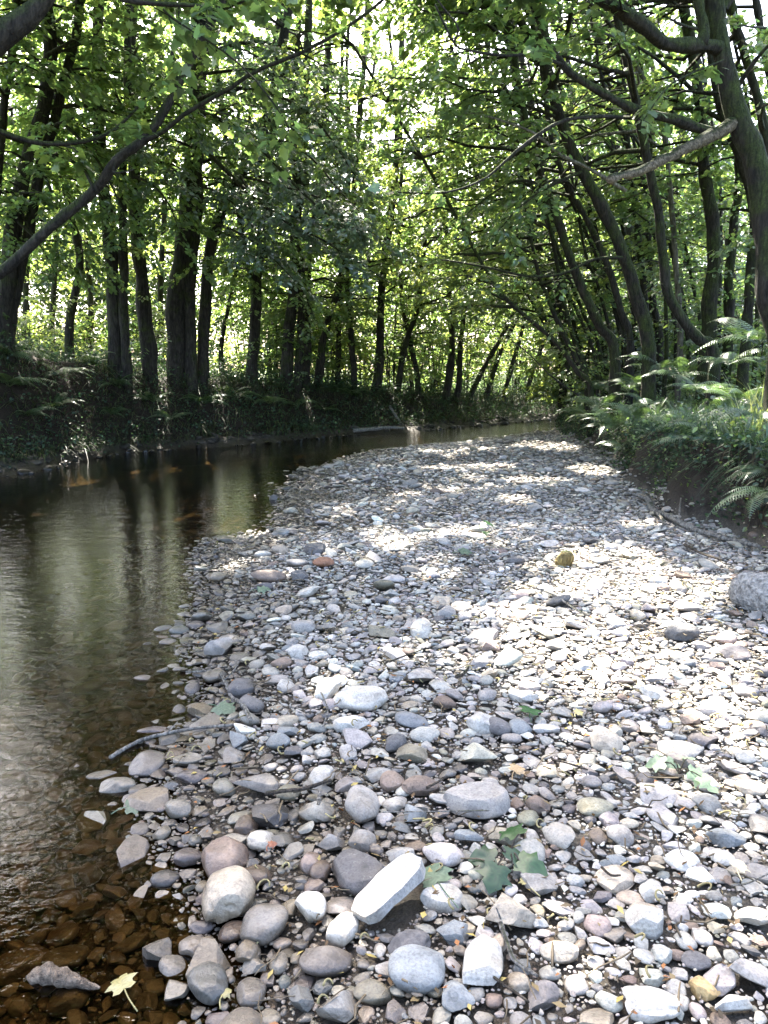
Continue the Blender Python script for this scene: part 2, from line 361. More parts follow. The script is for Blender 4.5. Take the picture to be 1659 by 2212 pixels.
def stone_shape(dirs, seed, kind):
    """kind: round, angular, slab, pitted -> vertices of a stone of half-size about 1 in each axis"""
    r = np.random.default_rng(seed); p = dirs.copy()
    amp = {'round': .17, 'angular': .20, 'slab': .18, 'pitted': .16}[kind]
    p = p*(1 + amp*snoise(p, seed+1, 1.6)[:, None] + 0.4*amp*snoise(p, seed+2, 3.4)[:, None])
    n = {'round': 6, 'angular': 11, 'slab': 10, 'pitted': 5}[kind]
    lo, hi = {'round': (.80, .98), 'angular': (.42, .80), 'slab': (.5, .86), 'pitted': (.7, .95)}[kind]
    for _ in range(n):
        d = unit(r.normal(size=3)); ex = np.maximum(p @ d - r.uniform(lo, hi), 0); p = p - ex[:, None]*d*(.93 if kind != 'round' else .7)
    if kind == 'slab':
        p[:, 2] = np.clip(p[:, 2], -.55, .55) + 0.10*(p[:, 2]-np.clip(p[:, 2], -.55, .55)) + .05*p[:, 0]
    ex = np.abs(p).max(0); p = p/ex
    if len(dirs) > 300:
        p = p*(1 + {'round': .006, 'angular': .014, 'slab': .012, 'pitted': .02}[kind]*snoise(dirs, seed+5, 8)[:, None])
        if kind == 'pitted':
            w = snoise(dirs, seed+6, 7, 8); p = p*(1 - 0.10*np.clip(w-0.5, 0, 1)[:, None])
    return p
VAR = {}
def variant(kind, k, lod):
    if (kind, k, lod) not in VAR: VAR[(kind, k, lod)] = stone_shape(ICO[lod][0], 1000*k + {'round': 1, 'angular': 2, 'slab': 3, 'pitted': 4}[kind], kind)
    return VAR[(kind, k, lod)]
def rotm(rz, tx, ty):
    a, b, c = math.cos(rz), math.sin(rz), 0
    Rz = np.array([[a, -b, 0], [b, a, 0], [0, 0, 1]])
    Rx = np.array([[1, 0, 0], [0, math.cos(tx), -math.sin(tx)], [0, math.sin(tx), math.cos(tx)]])
    Ry = np.array([[math.cos(ty), 0, math.sin(ty)], [0, 1, 0], [-math.sin(ty), 0, math.cos(ty)]])
    return Rz @ Rx @ Ry
SC = dict(  # real surface colours of the stones
    grey=(.27, .255, .235), pale=(.40, .385, .35), white=(.60, .58, .53), dark=(.115, .11, .11), blue=(.20, .215, .22), tan=(.33, .29, .23),
    brown=(.19, .145, .115), pink=(.30, .235, .205), mauve=(.22, .195, .20), olive=(.20, .19, .14), ochre=(.34, .25, .12), rust=(.24, .12, .07))
SHAPEWORD = dict(round='rounded', angular='angular', slab='flat', pitted='pitted')
SC = {k: tuple(np.array(v)*np.array((.99, .955, .905))) for k, v in SC.items()}
TAKEN = []      # x, y, radius of every stone already laid
CREASE = math.radians(24)
def creased(o):
    o.data.set_sharp_from_angle(angle=CREASE); return o
def lay_stone(x, y, a, b, c, kind, color, k, rz, tx=0.0, ty=0.0, lod=4, sink=0.42, zoff=0.0, name='river_stone'):
    V = variant(kind, k, lod) * np.array([a, b, c]); R = rotm(rz, tx, ty); V = V @ R.T
    z = tz(x, y) - V[:, 2].min()*(1-sink) + zoff
    # rest on the bed: the lower part of the stone is bedded in the gravel
    mb = MB(); mb.add(V, ICO[lod][1], np.array(SC[color])*RNG.uniform(.88, 1.12) if isinstance(color, str) else color)
    o = creased(mb.build(name, M['stone'])) if kind != 'round' else mb.build(name, M['stone']); o.location = (x, y, z); TAKEN.append((x, y, max(a, b), c)); return o

# the stones one can point out: centre, width and height in the photograph, kind, colour, turn, label, and a short phrase others are placed by
HERO = [
 (485,1868,104,84,'round','pink',.2,'big pinkish brown rounded boulder at the water edge','the pinkish brown boulder'),
 (556,1893,66,50,'round','brown',.5,'brown rounded stone with a rusty end against the pinkish boulder',None),
 (492,1950,122,106,'pitted','tan',.1,'large pitted tan boulder beside the dark shallow water','the pitted tan boulder'),
 (580,2014,108,82,'round','grey',-.5,'smooth grey boulder with a blunt corner below the pitted tan boulder','the smooth grey boulder'),
 (770,1886,108,84,'slab','dark',.7,'dark slate grey angular slab behind the sunlit white slab','the dark slate slab'),
 (776,1756,86,76,'round','grey',.1,'grey rounded boulder standing up behind the dark slate slab','the upright grey boulder'),
 (695,1690,58,40,'pitted','pale',.0,'pale rough stone behind the upright grey boulder',None),
 (626,1716,58,34,'round','olive',.1,'olive brown flat stone lying above the dark brown driftwood piece','the olive brown stone'),
 (585,1772,90,46,'slab','dark',.25,'dark grey flat stone sloping towards the brown shallows','the sloping dark grey stone'),
 (531,1795,52,40,'round','brown',0,'brown round stone at the tip of the sloping dark stone',None),
 (386,1746,46,56,'round','pale',1.3,'pale upright wet stone standing alone in the shallows','the pale upright wet stone'),
 (416,1683,64,30,'round','mauve',0,'flat mauve oval stone just out of the water','the mauve oval stone'),
 (479,1676,40,24,'round','dark',0,'dark oval stone right of the flat mauve stone',None),
 (406,1644,72,28,'slab','pale',.05,'pale flat stone under the white peeled stick','the pale flat stone by the white stick'),
 (224,1680,80,30,'slab','grey',.1,'grey flat stone with leaf bits on it out in the shallows','the flat stone out in the shallows'),
 (263,1709,84,38,'pitted','pale',.1,'pale pitted stone half out of the shallow water','the pale pitted stone in the shallows'),
 (404,1866,72,38,'round','mauve',.2,'mauve grey rounded stone left of the pinkish boulder','the mauve grey stone'),
 (356,1910,62,34,'round','dark',.1,'dark purple wet stone lying in the shallows','the dark purple wet stone'),
 (345,2062,62,74,'angular','grey',1.2,'blocky pale grey stone standing in the brown water','the blocky stone in the water'),
 (455,2084,110,84,'angular','tan',.5,'tan brown wedge of stone leaning over the blue grey stone','the tan brown wedge'),
 (452,2142,84,82,'round','blue',.8,'blue grey boot shaped boulder at the water edge','the boot shaped boulder'),
 (545,2146,64,62,'round','grey',.3,'plain grey oval cobble right of the boot shaped boulder','the plain grey oval cobble'),
 (656,2166,48,62,'angular','blue',1.3,'upright blue grey stone right of the grey oval cobble','the upright blue stone'),
 (730,2188,102,82,'angular','pale',.2,'big pale three cornered stone in the near gravel','the pale three cornered stone'),
 (554,2096,58,38,'angular','pale',.3,'small pale angular stone above the grey oval cobble',None),
 (602,2101,42,38,'round','pale',.2,'small pale oval stone right of the pale angular stone',None),
 (540,2062,60,56,'pitted','tan',.4,'tan pitted stone below the smooth grey boulder','the small tan pitted stone'),
 (741,2016,64,68,'round','white',-.7,'white elongated oval stone in front of the sunlit slab','the white oval stone'),
 (676,1966,66,66,'pitted','white',.4,'white crumbly stone between grey boulder and sunlit slab','the white crumbly stone'),
 (671,1879,46,44,'round','pink',0,'pinkish round stone left of the dark slate slab',None),
 (694,1896,46,42,'round','brown',0,'brown round stone touching the left end of the dark slate slab',None),
 (719,1822,66,42,'angular','grey',.15,'grey squarish block behind the dark slate slab','the grey squarish block'),
 (781,1831,62,42,'round','grey',-.2,'grey rounded cobble right of the grey squarish block',None),
 (502,1826,80,32,'slab','white',.15,'white flat stone lying on top behind the pinkish boulder','the white flat stone by the boulder'),
 (566,1830,74,42,'pitted','white',-.1,'white pitted stone right of the white flat stone',None),
 (503,2020,68,48,'round','brown',.6,'brown oval stone leaning left of the smooth grey boulder',None),
 (436,2013,56,26,'round','mauve',0,'flat mauve grey stone below the pitted tan boulder',None),
 (900,2110,122,94,'round','blue',.2,'big blue grey boulder with a squared top in the near gravel','the big blue grey boulder'),
 (1046,2082,104,98,'slab','pale',-.7,'large pale grey smooth stone right of the big blue boulder','the large pale smooth stone'),
 (1110,1977,132,78,'angular','tan',-.1,'large tan grey wedge shaped boulder below the green leaf sprig','the tan grey wedge boulder'),
 (1401,2012,98,70,'angular','pale',-.25,'big pale boulder casting a dark shadow at its foot','the pale boulder with the dark shadow'),
 (1394,1980,78,40,'round','tan',-.1,'tan stone half hidden behind the big pale boulder',None),
 (1025,1737,146,58,'slab','grey',-.05,'broad grey slab lying flat in the middle of the gravel','the broad flat slab'),
 (1162,1741,56,44,'angular','brown',0,'brown rough stone at the right end of the broad slab','the brown rough stone'),
 (1286,1749,78,46,'round','olive',0,'smooth olive brown oval stone lying alone','the olive brown oval stone'),
 (1346,1813,60,46,'round','grey',.5,'smooth grey egg shaped stone tilted up on its end','the tilted egg shaped stone'),
 (1473,1866,80,40,'round','white',.15,'long white oval stone lying on dark grit','the long white oval stone'),
 (1564,1856,50,40,'round','pale',.3,'pale round stone right of the long white oval stone','the pale round stone'),
 (1515,1898,66,36,'angular','white',-.1,'white angular stone below the pale round stone',None),
 (1407,1940,60,44,'angular','pale',0,'pale stone ringed with seed husks above the big pale boulder',None),
 (1116,2141,52,42,'round','tan',0,'small tan round stone beside the grey dry stick',None),
 (980,2026,76,46,'angular','blue',.3,'dark blue grey stone behind the large pale smooth stone','the dark blue grey stone'),
 (886,2052,96,56,'pitted','dark',-.1,'dark pitted stone behind the big blue boulder','the dark pitted stone'),
 (979,2166,76,66,'angular','blue',.5,'pale blue angular stone below the big blue boulder','the pale blue angular stone'),
 (1401,2186,126,66,'pitted','pale',0,'very large pale pitted stone low in the near gravel','the large pale pitted stone'),
 (1517,2151,60,44,'angular','ochre',-.6,'ochre yellow blocky stone near the large pitted stone','the ochre stone'),
 (1503,2086,62,38,'round','dark',-.2,'dark brown grey stone above the ochre stone','the dark stone above the ochre one'),
 (1580,2189,96,22,'slab','pale',.03,'long thin pale flat stone right of the ochre stone',None),
 (1215,2071,98,32,'slab','tan',.05,'flat tan stone between the dry stick and the pale boulder','the flat tan stone'),
 (1291,2001,58,42,'round','pink',-.1,'pale pinkish stone left of the big pale boulder','the pale pinkish stone'),
 (1130,2104,40,52,'slab','blue',-.9,'narrow blue slate splinter beside the dry stick',None),
 (1015,1820,68,22,'slab','blue',-.05,'thin bluish flat stone above the green leaf sprig','the thin bluish stone'),
 (899,1764,62,42,'angular','blue',.5,'blue grey slanted stone under the dark twig end','the slanted blue stone'),
 (910,1711,84,42,'pitted','brown',.1,'dark brown rough stone left of the broad flat slab','the dark rough stone'),
 (846,1695,56,40,'round','brown',0,'brown rounded stone left of the dark rough stone',None),
 (952,1964,96,46,'slab','pale',.1,'pale broad stone under the right end of the sunlit slab',None),
 (1620,1716,70,34,'round','tan',-.15,'tan oval stone right of the pale wilted sprig','the tan oval stone'),
 (472,1252,36,28,'round','tan',0,'tan egg shaped stone standing in a puddle','the tan egg in the puddle'),
 (585,1250,86,26,'round','brown',-.02,'long flat brown stone by the small puddle','the long flat brown stone'),
 (645,1248,44,22,'slab','dark',-.2,'dark wedge stone at the right end of the long brown stone',None),
 (700,1218,50,24,'round','rust',0,'reddish brown flat stone behind the long brown stone','the reddish brown stone'),
 (682,1190,54,20,'slab','dark',.1,'dark brown slab just behind the reddish stone',None),
 (478,1406,56,42,'angular','grey',-.3,'grey block of stone at the edge of the dark pool','the grey block by the pool'),
 (652,1356,58,32,'round','grey',.05,'light grey cobble at the right of the puddle','the light grey cobble'),
 (642,1412,50,36,'angular','pale',.3,'pale angular stone below the light grey cobble','the pale angular stone'),
 (521,1496,60,40,'round','dark',.15,'dark grey rounded stone beside the bent twig','the dark stone by the bent twig'),
 (436,1538,70,32,'slab','tan',-.2,'tan flat stone at the water edge by a fallen green leaf','the tan flat stone'),
 (611,1436,50,24,'round','brown',.1,'brown oval stone behind the dark rounded stone',None),
 (707,1492,66,44,'slab','white',.4,'white slanting slab in the sunlit gravel','the white slanting slab'),
 (618,1586,58,28,'angular','blue',.1,'light blue flat stone beside the blue pyramid stone',None),
 (520,1602,42,46,'angular','blue',.4,'blue pointed stone at the end of the white stick','the blue pointed stone'),
 (600,1608,54,36,'round','blue',0,'blue rounded stone just right of the blue pointed stone',None),
 (780,1516,118,56,'round','pale',.1,'large pale humped stone in the middle distance','the large humped stone'),
 (760,1570,82,26,'slab','pale',.03,'pale flat stone below the large humped stone',None),
 (330,1588,72,22,'round','mauve',.2,'dark mauve stone low at the pool edge','the low mauve stone'),
 (566,1200,40,16,'round','pale',0,'small pale bluish stone near the tip of the gravel bar',None),
 (1075,1580,50,42,'round','dark',.5,'dark grey round stone of a touching pair','the dark round stone of the pair'),
 (1121,1574,50,34,'round','blue',.1,'blue grey round stone right of its dark neighbour',None),
 (1308,1606,70,46,'round','tan',.05,'tan grey cobble with a shaded front standing clear','the tan cobble standing clear'),
 (1046,1562,84,50,'angular','pale',.2,'pale angular stone behind the touching pair','the pale stone behind the pair'),
 (1060,1402,42,38,'angular','pink',.1,'pinkish white upright stone at the sunlit band','the pinkish upright stone'),
 (1492,1562,46,26,'angular','brown',-.1,'dark brown stone in the bright gravel','the dark brown stone'),
 (1407,1503,62,28,'slab','white',-.1,'white flat slab in the bright gravel','the white flat slab'),
 (1130,1511,64,24,'slab','pale',.05,'pale long stone above the dark round pair','the pale long stone'),
 (1112,1212,42,18,'round','dark',0,'dark oval stone left of the mossy wood chunk','the dark oval stone by the wood chunk'),
 (965,1326,50,28,'angular','grey',.1,'grey chunky stone in the middle of the far gravel','the grey chunky stone'),
 (1272,1172,34,12,'slab','dark',0,'dark thin stone behind the mossy wood chunk',None),
 (1375,1333,34,26,'round','tan',.2,'small tan pointed stone in the sunlit gravel','the small tan pointed stone'),
 (1125,1291,32,20,'round','pink',-.2,'brownish pink stone at the foot of a grey twig','the brownish pink stone'),
 (1570,1387,48,24,'round','pink',-.1,'pinkish brown stone half in sun near the grey log','the pinkish stone near the log'),
 (1020,1875,1,1,None,None,0,None,None),
]
LAND = []   # landmarks for telling the other stones apart: x, y, phrase
GROUP_H = 'larger stones of the gravel bar'
def width_at(px, P): return px/FPX*(P[1]*cP - (P[2]-CAM_H)*sP)
k = 0
for (x, y, w, h, kind, color, rz, label, phrase) in HERO:
    if kind is None: continue
    k += 1
    g = ground_hit(x, y + h*0.22); W = width_at(w, g); H = width_at(h, g)
    phi = math.atan2(CAM_H-g[2], g[1]); s, c = math.sin(phi), math.cos(phi)
    ratio = {'round': .50, 'angular': .56, 'slab': .30, 'pitted': .58}[kind]
    b = H/math.sqrt(s*s + (ratio*c)**2); b = min(b, W*1.35); a = W/2; b = b/2; cc = b*ratio
    cc = min(max(cc, 0.25*a), 0.8*a)
    o = lay_stone(g[0], g[1], a*1.04, b*1.06, cc*1.12, kind, color, k % 23, rz*0.8, RNG.uniform(-.12, .12), RNG.uniform(-.1, .1), 4, 0.30 if kind != 'slab' else 0.2)
    if kind == 'slab' or rz != 0: pass
    tag(o, label, 'stone', GROUP_H)
    if phrase: LAND.append((g[0], g[1], phrase))
# the tilted white slab that catches the sun
g = ground_hit(840, 1965)
def slab_mesh():
    v, f = ICO[4]; o = np.array([(-1, -.40), (-.72, -.64), (0, -.60), (.62, -.62), (.98, -.30), (1.0, .20), (.72, .58), (.05, .56), (-.5, .66), (-.97, .30)])
    ed = np.roll(o, -1, 0)-o; nn = unit(np.column_stack([ed[:, 1], -ed[:, 0]])); dd = (nn*o).sum(1)
    h = np.hypot(v[:, 0], v[:, 1]); R_ = 1/np.maximum((v[:, :2]/np.maximum(h, 1e-6)[:, None] @ (nn/dd[:, None]).T).max(1), .5); hh = np.minimum(h*1.22, 1)*R_/np.maximum(h, 1e-6)
    p = np.column_stack([v[:, 0]*hh, v[:, 1]*hh, .20*np.clip(v[:, 2]*2.2, -1, 1)*(1+.35*v[:, 0])])
    p = p*(1+.010*snoise(v, 77, 2.5)[:, None]) + np.column_stack([0*h, 0*h, .035*snoise(v, 78, 3)+.018*snoise(v, 79, 9)]); return p, f
V, F = slab_mesh(); V = V*np.array([.118, .094, .080]) @ rotm(0, 0, 0).T
R = rotm(math.radians(42), math.radians(-13), math.radians(-13)); V = V @ R.T
mb = MB(); mb.add(V, F, np.array((.33, .315, .285)))
o = creased(mb.build('river_stone', M['stone'])); o.location = (g[0], g[1], tz(g[0], g[1])+0.062); tag(o, 'long white sunlit slab propped up at a tilt in the near gravel', 'stone', GROUP_H)
TAKEN.append((g[0], g[1], .13, .08)); TAKEN.append((g[0]+.07, g[1]+.06, .1, .08)); LAND.append((g[0], g[1], 'the tilted white slab'))
for px, py, ph in ((1100, 1880, 'the green leaf sprig'), (1465, 1700, 'the wilted pale sprig'), (1220, 1210, 'the mossy wood chunk'), (1620, 1285, 'the grey log'), (262, 2130, 'the yellow leaf'), (1048, 1155, 'the small green sprig')):
    q = ground_hit(px, py); LAND.append((q[0], q[1], ph))
HERO_N = len(TAKEN)

# ---- everything else that makes up the gravel: laid big to small without stacking into each other
COLS = ['grey', 'pale', 'dark', 'blue', 'tan', 'brown', 'pink', 'mauve', 'olive', 'white']
PCOL = np.array([.47, .26, .05, .03, .11, .04, .005, .005, .02, .02]); PCOL = PCOL/PCOL.sum()
KINDS = ['round', 'angular', 'slab', 'pitted']; PK = np.array([.20, .34, .38, .08])
class Hash:
    def __init__(s, cell): s.c = cell; s.d = {}
    def put(s, x, y, r): s.d.setdefault((int(x//s.c), int(y//s.c)), []).append((x, y, r))
    def free(s, x, y, r, f):
        i, j = int(x//s.c), int(y//s.c)
        for a in (i-1, i, i+1):
            for b in (j-1, j, j+1):
                for (u, v, q) in s.d.get((a, b), ()):
                    if (u-x)**2 + (v-y)**2 < (f*(r+q))**2: return False
        return True
H = Hash(0.36)
for (x, y, r, c) in TAKEN: H.put(x, y, r*.92)
# y from, y to, number of tries, half-size range, overlap factor, lod
BANDS = [(1.2, 4.6, 420, .055, .095, .84, 3), (4.6, 9.5, 300, .05, .10, .8, 2), (9.5, 20.5, 500, .06, .11, .72, 2),
         (1.2, 4.6, 14000, .024, .056, .66, 3), (4.6, 9.5, 9000, .024, .048, .72, 2), (9.5, 20.5, 12000, .030, .055, .66, 1),
         (1.2, 4.6, 26000, .012, .024, .74, 2), (4.6, 9.5, 32000, .013, .026, .70, 1), (9.5, 20.5, 26000, .017, .03, .66, 1),
         (1.2, 3.6, 80000, .0045, .011, .72, 1), (3.6, 6.5, 40000, .008, .013, .72, 1)]
SCAT = []
for (y0, y1, n, r0, r1, f, lod) in BANDS:
    n = int(n*1.45); yy = RNG.uniform(y0-.6*(y0 < 2), y1, n); half = .52*yy + .4
    xx = -half + RNG.random(n)*(2*half+1.4); P = np.column_stack([xx, yy]); z, e, r, l = terrain(P, True)
    keep = (e > -np.where(r1 < .03, .6, 1.2)*RNG.uniform(.15, 1, n)**1.2) & (r < 0.05) & (l < -0.3)
    keep &= (xx > -.52*yy-.3)
    rr = r0*(r1/r0)**RNG.random(n)**1.5
    for x, y, q, zz, ee in zip(xx[keep], yy[keep], rr[keep], z[keep], e[keep]):
        if H.free(x, y, q, f): H.put(x, y, q); SCAT.append((x, y, q, zz, ee, lod))
SCAT = np.array(SCAT)
NS = len(SCAT)
s_kind = RNG.choice(4, NS, p=PK); s_col = RNG.choice(len(COLS), NS, p=PCOL); s_var = RNG.integers(0, 16, NS)
s_rz = RNG.uniform(0, 2*math.pi, NS); s_tx = RNG.normal(0, .16, NS) - .08; s_ty = RNG.normal(0, .16, NS)
s_b = RNG.uniform(.62, .95, NS); s_c = np.array([.38, .37, .21, .42])[s_kind]*RNG.uniform(.75, 1.2, NS)
s_v = RNG.uniform(.75, 1.18, NS)
# bed stones under the water are stained brown; that is their own colour
PAL = np.array([SC[c] for c in COLS])
col = PAL[s_col]*s_v[:, None]*RNG.uniform(.96, 1.04, (NS, 3))
# the largest in the picture become things of their own
px = SCAT[:, 2]/SCAT[:, 1]
in_view = (np.abs(SCAT[:, 0]) < .49*SCAT[:, 1]) & (SCAT[:, 1] > 1.62)
order = np.argsort(-px*in_view)
N_IND = 300 - HERO_N
ind = set(order[:N_IND].tolist())
def relation(x, y):
    L = np.array([(a, b) for a, b, _ in LAND]); d = np.hypot(L[:, 0]-x, L[:, 1]-y); i = int(np.argmin(d))
    dx, dy = x-L[i, 0], y-L[i, 1]
    rel = ('right of' if dx > 0 else 'left of') if abs(dx) > abs(dy)*.8 else ('behind' if dy > 0 else 'in front of')
    return i, rel, d[i]
rows = []
for i in order[:N_IND]:
    x, y, q = SCAT[i, :3]; li, rel, d = relation(x, y); rows.append((COLS[s_col[i]], KINDS[s_kind[i]], li, rel, d, i))
ORD = ['nearest', 'second nearest', 'third nearest', 'fourth nearest', 'fifth nearest', 'sixth nearest', 'seventh nearest', 'eighth nearest']
CW = dict(grey='grey', pale='pale grey', dark='dark grey', blue='bluish grey', tan='tan', brown='brown', pink='pinkish', mauve='mauve grey', olive='olive grey', white='whitish')
byk = {}
for rw in rows: byk.setdefault(rw[:4], []).append(rw)
for key, lst in byk.items():
    lst.sort(key=lambda t: t[4])
    for n, rw in enumerate(lst):
        i = rw[5]; x, y, q, zz = SCAT[i, :4]
        o = lay_stone(x, y, q, q*s_b[i], q*s_c[i], KINDS[s_kind[i]], col[i], int(s_var[i]), s_rz[i], s_tx[i], s_ty[i], 3, 0.34)
        t = f"{CW[rw[0]]} {SHAPEWORD[rw[1]]} stone"
        if len(lst) > 1: t += f", {ORD[min(n, 7)]} of its kind"
        lb = f"{t} {rw[3]} {LAND[rw[2]][2]}"; lb = lb if len(lb.split()) <= 16 else lb.replace(" of its kind", "").replace("stone,", "stone"); tag(o, lb, 'stone', GROUP_H)
# the rest of the gravel
mb = MB()
rest = np.array([i for i in range(NS) if i not in ind])
keys = s_kind[rest]*1000 + s_var[rest]*10 + SCAT[rest, 5].astype(int)
for key in np.unique(keys):
    idx = rest[keys == key]; kd, vr, lod = KINDS[key//1000], (key % 1000)//10, key % 10
    V, F = variant(kd, int(vr), int(lod)), ICO[int(lod)][1]; n = len(idx)
    a = SCAT[idx, 2]; S = np.stack([a, a*s_b[idx], a*s_c[idx]], 1); Q = V[None]*S[:, None]
    R = np.stack([rotm(*t) for t in zip(s_rz[idx], s_tx[idx], s_ty[idx])]); Q = np.einsum('nij,nvj->nvi', R, Q)
    zl = Q[..., 2].min(1); up = np.where(a < .02, .012, 0)
    T = np.stack([SCAT[idx, 0], SCAT[idx, 1], SCAT[idx, 3]-zl*.62+up*RNG.random(n)], 1); Q = Q + T[:, None]
    FF = (F[None] + (np.arange(n)*len(V))[:, None, None]).reshape(-1, 3)
    mb.add(Q.reshape(-1, 3), FF, np.repeat(col[idx], len(V), 0))
tag(creased(mb.build('gravel', M['stone'])), 'grey river gravel of small rounded and flat pebbles', 'gravel', kind='stuff')
print('stones', NS, 'gravel verts', mb.n)
# ------------------------------------------------------------------ foliage
# places where the canopy is open and the sun comes through to the gravel (centre and size in the photograph, turned into ground areas)
def area(x, y, rx, ry):
    a, b, c, d = flat(x-rx, y, .12), flat(x+rx, y, .12), flat(x, y-ry, .12), flat(x, y+ry, .12)
    m = flat(x, y, .12); return (m[0], (c[1]+d[1])/2, abs(b[0]-a[0])/2*1.08, abs(c[1]-d[1])/2*1.12)
GAPS = [area(*q) for q in ((1430, 1425, 300, 58), (1150, 1400, 240, 36), (1600, 1430, 160, 70), (1420, 1285, 190, 50), (1330, 1225, 130, 26), (1570, 1520, 120, 40), (1180, 968, 70, 12), (990, 975, 90, 6), (1120, 1085, 40, 8), (950, 1010, 60, 6), (1290, 1020, 50, 10),
    (840, 1915, 85, 70), (530, 1815, 60, 45), (640, 1640, 90, 26), (720, 1480, 50, 40), (1540, 1700, 110, 50), (1480, 1870, 60, 30), (1610, 1840, 45, 30), (1390, 1990, 55, 32), (1180, 1640, 120, 24), (700, 1970, 60, 40), (1000, 1650, 90, 22), (905, 1440, 90, 20), (1050, 1800, 40, 14),
    (560, 1690, 50, 20), (1300, 1760, 30, 30), (1600, 1620, 90, 60), (1620, 1980, 40, 30), (1500, 2130, 70, 26), (1250, 1960, 40, 22), (1230, 1480, 140, 24), (1080, 1320, 90, 16), (1000, 1010, 120, 5), (1150, 1040, 90, 7), (900, 1060, 60, 5), (1400, 1150, 50, 8))] + [(4.5, 6.8, 1.0, 1.3), (4.6, 9.6, 1.0, 1.8), (3.75, 6.1, .3, .5), (5.6, 7.4, .6, .7), (4.0, 8.6, .55, 1.6), (4.3, 11.6, .9, 1.6), area(1625, 1290, 60, 30), (4.5, 12.6, .9, 1.3), (4.9, 16.5, .7, 1), (5.2, 9.8, .6, .5), (-5.0, 12.6, .25, .5), (-1.6, 18.0, .3, .3)]
for _x, _y, _d in ((1540, 295, 7.8), (1450, 335, 7.4), (1370, 372, 7.1)):          # and for the pale snag, which stands in the sun
    _p = at(_x, _y, _d); _t = (_p[2]-.12)/SUN[2]; GAPS.append((_p[0]-SUN[0]*_t, _p[1]-SUN[1]*_t, .30, .34))
GA = np.array(GAPS)
def sun_open(P):
    """true where a leaf at P would stand in the light of one of those openings"""
    t = (P[:, 2]-.12)/SUN[2]; gx, gy = P[:, 0]-SUN[0]*t, P[:, 1]-SUN[1]*t
    w = 0.28*snoise(np.column_stack([gx, gy, 0*gx]), 31, 2.6)
    out = np.zeros(len(P), bool)
    for a, b, c, d in GA: out |= (np.abs(gx-a)/c)**2 + (np.abs(gy-b)/d)**2 < 1 + w
    return out & (P[:, 2] > .8)
LEAF6 = np.array([(0, 0, 0), (.30, .34, .05), (.70, .27, .03), (1, 0, -.10), (.70, -.27, .03), (.30, -.34, .05)])
F6 = np.array([(0, 1, 2, 3), (0, 3, 4, 5)])
_o = [(0, 0), (-.12, .20), (-.04, .42), (.20, .34), (.36, .62), (.52, .30), (.74, .26), (1, 0)]
LEAFM = np.array([(.34, 0, .0)] + [(x, y, .05*abs(y)-.10*x*x) for x, y in _o] + [(x, -y, .05*abs(y)-.10*x*x) for x, y in _o[-2:0:-1]])
FM = np.array([(0, i, i+1) for i in range(1, len(LEAFM)-1)] + [(0, len(LEAFM)-1, 1)])
DENS = 4.4; NBF = 1.5; TOTAL = [0]
class Leaves:
    def __init__(s): s.P = []; s.D = []; s.N = []; s.S = []; s.T = []
    def add(s, P, D, N, S, T): s.P.append(P); s.D.append(D); s.N.append(N); s.S.append(S); s.T.append(T)
    def mesh_into(s, mb, lobed=False, gaps=True):
        if not s.P: return 0
        P, D, N, S, T = (np.concatenate(q) for q in (s.P, s.D, s.N, s.S, s.T))
        keep = ~(sun_open(P) & (RNG.random(len(P)) < .985)) if gaps else np.ones(len(P), bool)
        keep &= ~((np.linalg.norm(P-np.array([0, 0, CAM_H]), axis=1) < 3.2))
        P, D, N, S, T = (q[keep] for q in (P, D, N, S, T)); TOTAL[0] += len(P); D = unit(D); N = unit(N - D*(N*D).sum(1, keepdims=True)); B = np.cross(N, D)
        L, F = (LEAFM, FM) if lobed else (LEAF6, F6)
        V = P[:, None] + S[:, None, None]*(.80 if lobed else .86)*(L[None, :, 0, None]*D[:, None] + L[None, :, 1, None]*B[:, None] + L[None, :, 2, None]*N[:, None])
        f = (F[None] + (np.arange(len(P))*len(L))[:, None, None]).reshape(-1, F.shape[1])
        mb.add(V.reshape(-1, 3), f, np.repeat(T, len(L), 0)); return len(P)
def tints(n, spread=.28):
    v = RNG.normal(0, spread, n); y = RNG.random(n)
    return np.clip(.5*np.exp(v)[:, None]*np.stack([1+.25*(y-.5), np.ones(n), 1-.4*(y-.5)], 1), .1, 1.4)
def spray(lv, path, size, per_m, wide=.13, droop=.2, tilt=.45):
    """leaves along a twig, roughly in a flat layer"""
    seg = np.linalg.norm(np.diff(path, axis=0), axis=1); L = seg.sum(); n = max(2, int(L*per_m*DENS)); t = RNG.uniform(0.1, 1, n)**.85
    i = np.minimum((t*(len(path)-1)).astype(int), len(path)-2); u = t*(len(path)-1)-i
    P = path[i] + (path[i+1]-path[i])*u[:, None]; T = unit(path[i+1]-path[i])
    up = np.array([0, 0, 1.0]); side = np.cross(T, up); side = unit(side + 1e-6)*np.where(RNG.random(n) < .5, -1, 1)[:, None]
    D = side*RNG.uniform(.4, 1, n)[:, None] + T*RNG.uniform(.2, .9, n)[:, None]; D[:, 2] -= RNG.uniform(0, 2*droop, n)
    P = P + unit(D)*RNG.uniform(0, wide, n)[:, None] + RNG.normal(0, .03, (n, 3))
    N = np.array([0, 0, 1.0]) + RNG.normal(0, tilt, (n, 3))
    lv.add(P, D, N, size*RNG.uniform(.65, 1.2, n), tints(n))
